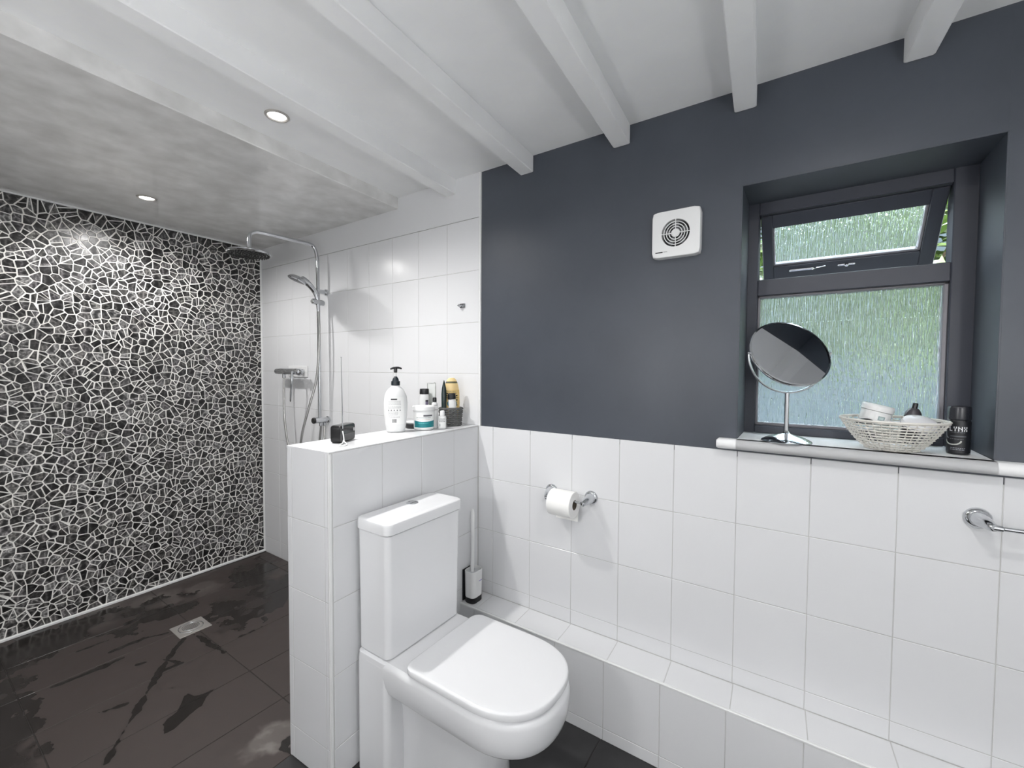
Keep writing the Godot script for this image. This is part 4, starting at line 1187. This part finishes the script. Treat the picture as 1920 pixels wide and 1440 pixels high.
	part(ra, "wrist_strap", tube(curve([Vector3(-0.043, 0.044, 0.0225), Vector3(-0.046, 0.026, 0.028), Vector3(-0.052, 0.008, 0.034), Vector3(-0.066, 0.003, 0.050), Vector3(-0.090, 0.0025, 0.062), Vector3(-0.108, 0.0025, 0.050), Vector3(-0.094, 0.0025, 0.040), Vector3(-0.064, 0.004, 0.034), Vector3(-0.050, 0.012, 0.030)], 6), 0.0022, 8), M.white, Transform3D.IDENTITY, "white wrist strap")

# woven wall of horizontal strands round upright stakes, as an open oval basket
func weave(parent: Node3D, bx: float, bz: float, tx: float, tz: float, h: float, rows: int, stakes: int, th: float, m: Material, bulge := 0.0) -> void:
	var sg := Geo.new()
	for k in rows:
		var f := (k + 0.5) / rows
		var e := pow(f, 1.0 - bulge)
		var seg := stakes * 2
		var pts := []
		for i in seg + 1:
			var a := TAU * i / seg
			var wv := th * 0.55 * cos(stakes / 2.0 * a + PI * (k % 2))
			pts.append(Vector3(cos(a) * (lerpf(bx, tx, e) + wv), f * h, sin(a) * (lerpf(bz, tz, e) + wv)))
		sg.add(tube(pts, h / rows * 0.46 if bulge == 0.0 else th * 0.5, 6, false), Transform3D.IDENTITY)
	var wp := part(parent, "woven_strands", sg, m)
	wp.set_meta("kind", "stuff")
	var st := Geo.new()
	for i in stakes:
		var a := TAU * i / stakes
		var pts := []
		for j in 7:
			var f := j / 6.0
			var e := pow(f, 1.0 - bulge)
			pts.append(Vector3(cos(a) * lerpf(bx, tx, e), f * h, sin(a) * lerpf(bz, tz, e)))
		st.add(tube(pts, th * 0.4, 5, true), Transform3D.IDENTITY)
	var sp := part(parent, "stakes", st, m)
	sp.set_meta("kind", "stuff")
	part(parent, "basket_base", oval([[0.0, bx, bz], [0.004, bx, bz]], 28), m)
	var rp := []
	for i in 49:
		var a := TAU * i / 48
		rp.append(Vector3(cos(a) * tx, h, sin(a) * tz))
	part(parent, "rim", tube(rp, th * 0.75, 8, false), m)

# ---------------------------------------------------------------- things on the sill
func build_sill_things() -> void:
	var S := 1.1585
	var m := thing("vanity_mirror", "round chrome tilting mirror on a stand on the window sill", "mirror", Vector3(1.172, S, -0.032))
	part(m, "base", lathe([[0.070, 0.0], [0.072, 0.002], [0.070, 0.005], [0.055, 0.013], [0.035, 0.020], [0.014, 0.026], [0.010, 0.030], [0.0085, 0.032]], 44), M.chrome)
	part(m, "stem", lathe([[0.0085, 0.030], [0.0085, 0.034], [0.0068, 0.036], [0.0068, 0.160], [0.008, 0.162]], 18), M.chrome)
	var R := 0.122
	var c := Vector3(0.002, 0.289, 0.002)
	var yaw := 0.539; var tilt := 0.546
	var ax := Vector3(cos(yaw), 0, -sin(yaw))
	var nn := Vector3(sin(yaw) * cos(tilt), sin(tilt), cos(yaw) * cos(tilt))
	var yk := []
	for i in 33:
		var a := PI + PI * i / 32.0
		yk.append(c + ax * cos(a) * (R + 0.006) + Vector3(0, 1, 0) * sin(a) * (R + 0.006))
	part(m, "yoke", tube(yk, 0.0036, 10), M.chrome)
	for s in [-1, 1]:
		part(m, "pivot", lathe([[0.004, 0.0], [0.005, 0.002], [0.005, 0.010], [0.003, 0.012]], 12).moved(aim(ax * s, c + ax * s * (R - 0.002))), M.chrome)
	var fx := aim(nn, c)
	var fr := part(m, "mirror_rim", lathe([[R - 0.004, -0.007], [R, -0.006], [R + 0.002, -0.002], [R + 0.002, 0.002], [R, 0.006], [R - 0.004, 0.007]], 56, false, false), M.chrome, fx)
	part(fr, "mirror_glass", lathe([[0.0, 0.0045], [R - 0.003, 0.0045]], 56, false, false), mat(Color8(225, 227, 230), 0.02, 1.0), Transform3D.IDENTITY, "mirror glass")
	part(fr, "mirror_back", lathe([[0.0, -0.0045], [R - 0.003, -0.0045]], 56, false, false), mat(Color8(225, 227, 230), 0.02, 1.0))
	# wicker bowl
	var w := thing("wicker_bowl", "round white woven wicker bowl on the window sill", "bowl", Vector3(1.436, S, -0.052))
	weave(w, 0.052, 0.052, 0.124, 0.124, 0.090, 11, 40, 0.0040, mat(Color8(226, 223, 216), 0.55), 0.32)
	var j := thing("cream_jar", "white round jar with grey lid line tipped in the wicker bowl", "jar", Vector3(1.396, S + 0.075, -0.085))
	j.rotation.z = -0.24
	part(j, "jar_body", lathe([[0.034, 0.0], [0.038, 0.004], [0.038, 0.036]], 32), M.white)
	part(j, "jar_lid", lathe([[0.0385, 0.0365], [0.0405, 0.038], [0.0405, 0.052], [0.037, 0.056], [0.02, 0.057]], 32), M.white)
	part(j, "printed_label", label_patch(0.0384, 0.0384, -0.1, 0.7, 0.008, 0.028, 8), paint(60, 30, Color8(236, 236, 236), [[14, 6, 34, 18, Color8(140, 158, 160)], [20, 10, 22, 10, Color8(182, 196, 196)]]))
	var p := thing("dropper_bottle", "dark bottle top with a slim nozzle rising from the wicker bowl", "bottle", Vector3(1.476, S + 0.030, -0.085))
	p.rotation.z = -0.15
	part(p, "bottle_body", lathe([[0.016, 0.0], [0.018, 0.002], [0.018, 0.06], [0.014, 0.066]], 22), mat(Color8(58, 54, 56), 0.3))
	part(p, "collar", lathe([[0.0185, 0.0665], [0.0195, 0.068], [0.0185, 0.080], [0.013, 0.090], [0.009, 0.094]], 22), mat(Color8(62, 60, 64), 0.4))
	part(p, "nozzle", lathe([[0.0065, 0.094], [0.0065, 0.108], [0.005, 0.110]], 14), M.black)
	var d := thing("powder_compact", "white round powder compact lying on top in the wicker bowl", "compact", Vector3(1.492, S + 0.074, -0.040))
	d.rotation = Vector3(0.42, 0, -0.10)
	part(d, "compact_body", lathe([[0.034, 0.0], [0.040, 0.004], [0.040, 0.010], [0.036, 0.018], [0.022, 0.024], [0.0, 0.026]], 36, true, false), mat(Color8(226, 226, 228), 0.25))
	part(d, "seam", torus(0.0402, 0.0008, 40, 6).moved(at(0, 0.008, 0)), mat(Color8(110, 110, 116), 0.4))
	var q := thing("hair_clip", "dark curved hair clip lying in the wicker bowl", "hair clip", Vector3(1.372, S + 0.074, -0.045))
	part(q, "clip", oval([[0.0, 0.020, 0.010], [0.006, 0.024, 0.012], [0.012, 0.018, 0.009], [0.015, 0.008, 0.004]], 20), M.black)
	var k := thing("face_razor", "white flat plastic stick lying across the wicker bowl", "stick", Vector3(1.435, S + 0.081, -0.048), 0.2)
	part(k, "stick_body", rbox(0.085, 0.007, 0.014, 0.005, 0.002, 4), M.white)
	# deodorant
	var a := thing("deodorant_can", "black deodorant spray can with silver swirls on the window sill", "spray can", Vector3(1.582, S, -0.070), 0.0)
	part(a, "can_body", lathe([[0.022, 0.0], [0.0245, 0.002], [0.0245, 0.092], [0.0225, 0.097]], 36), mat(Color8(26, 27, 32), 0.22))
	part(a, "cap", lathe([[0.0235, 0.0975], [0.0248, 0.100], [0.0242, 0.130], [0.0225, 0.1345], [0.014, 0.136]], 36), mat(Color8(36, 38, 44), 0.25), Transform3D.IDENTITY, "glossy black cap")
	var al := []
	for k2 in 40:
		var an := k2 / 40.0 * PI
		al.append([int(34 - 26 * sin(an)), int(66 - 40 * cos(an)), 9, 6, Color8(150, 154, 164)])
		al.append([int(60 - 46 * cos(an)), int(120 + 26 * sin(an)), 8, 7, Color8(186, 188, 182)])
		al.append([int(16 + 40 * (k2 / 40.0)), int(14 - 8 * sin(an)), 6, 5, Color8(150, 154, 160)])
	al.append([34, 30, 120, 70, Color8(22, 23, 28)])
	letters(al, "LYNX", 44, 34, 6, Color8(235, 236, 238))
	text_lines(al, 44, 70, 90, 1, 4, Color8(150, 150, 156), 41)
	al.append([50, 92, 86, 7, Color8(90, 92, 98)])
	text_lines(al, 48, 112, 80, 1, 6, Color8(150, 150, 156), 42)
	text_lines(al, 52, 168, 80, 2, 10, Color8(150, 152, 158), 43)
	part(a, "printed_label", label_patch(0.0248, 0.0248, -1.35, 1.35, 0.006, 0.094, 24), paint(170, 200, Color8(26, 27, 32), al), Transform3D(Basis(Vector3.UP, -0.38), Vector3.ZERO), "black label with silver swirls and white brand lettering")

func _ready() -> void:
	make_materials()
	make_camera_and_light()
	downlight(Vector3(-0.43, CEIL - 0.001, 0.775), "recessed downlight in the white ceiling between two beams beside the shower", 1.55, 78.0, 1.0)
	downlight(Vector3(-1.625, 2.267, 0.822), "recessed downlight in the glossy marbled shower ceiling panel", 0.95)
	downlight(Vector3(1.36, CEIL - 0.001, 1.05), "recessed downlight between beams in front of the window", 0.55)
	downlight(Vector3(0.43, CEIL - 0.001, 1.75), "recessed downlight between beams near the plain front wall", 0.3)
	wall_lamp(Vector3(0.30, 1.45, 2.30), "opal globe wall lamp on the plain front wall opposite the toilet", 0.42)
	wall_lamp(Vector3(1.95, 1.45, 2.30), "opal globe wall lamp on the plain front wall opposite the window", 0.45)
	build_room()
	build_floor()
	build_mosaic()
	build_window()
	build_garden()
	build_toilet()
	build_shower()
	build_wall_fittings()
	build_toiletries()
	build_sill_things()
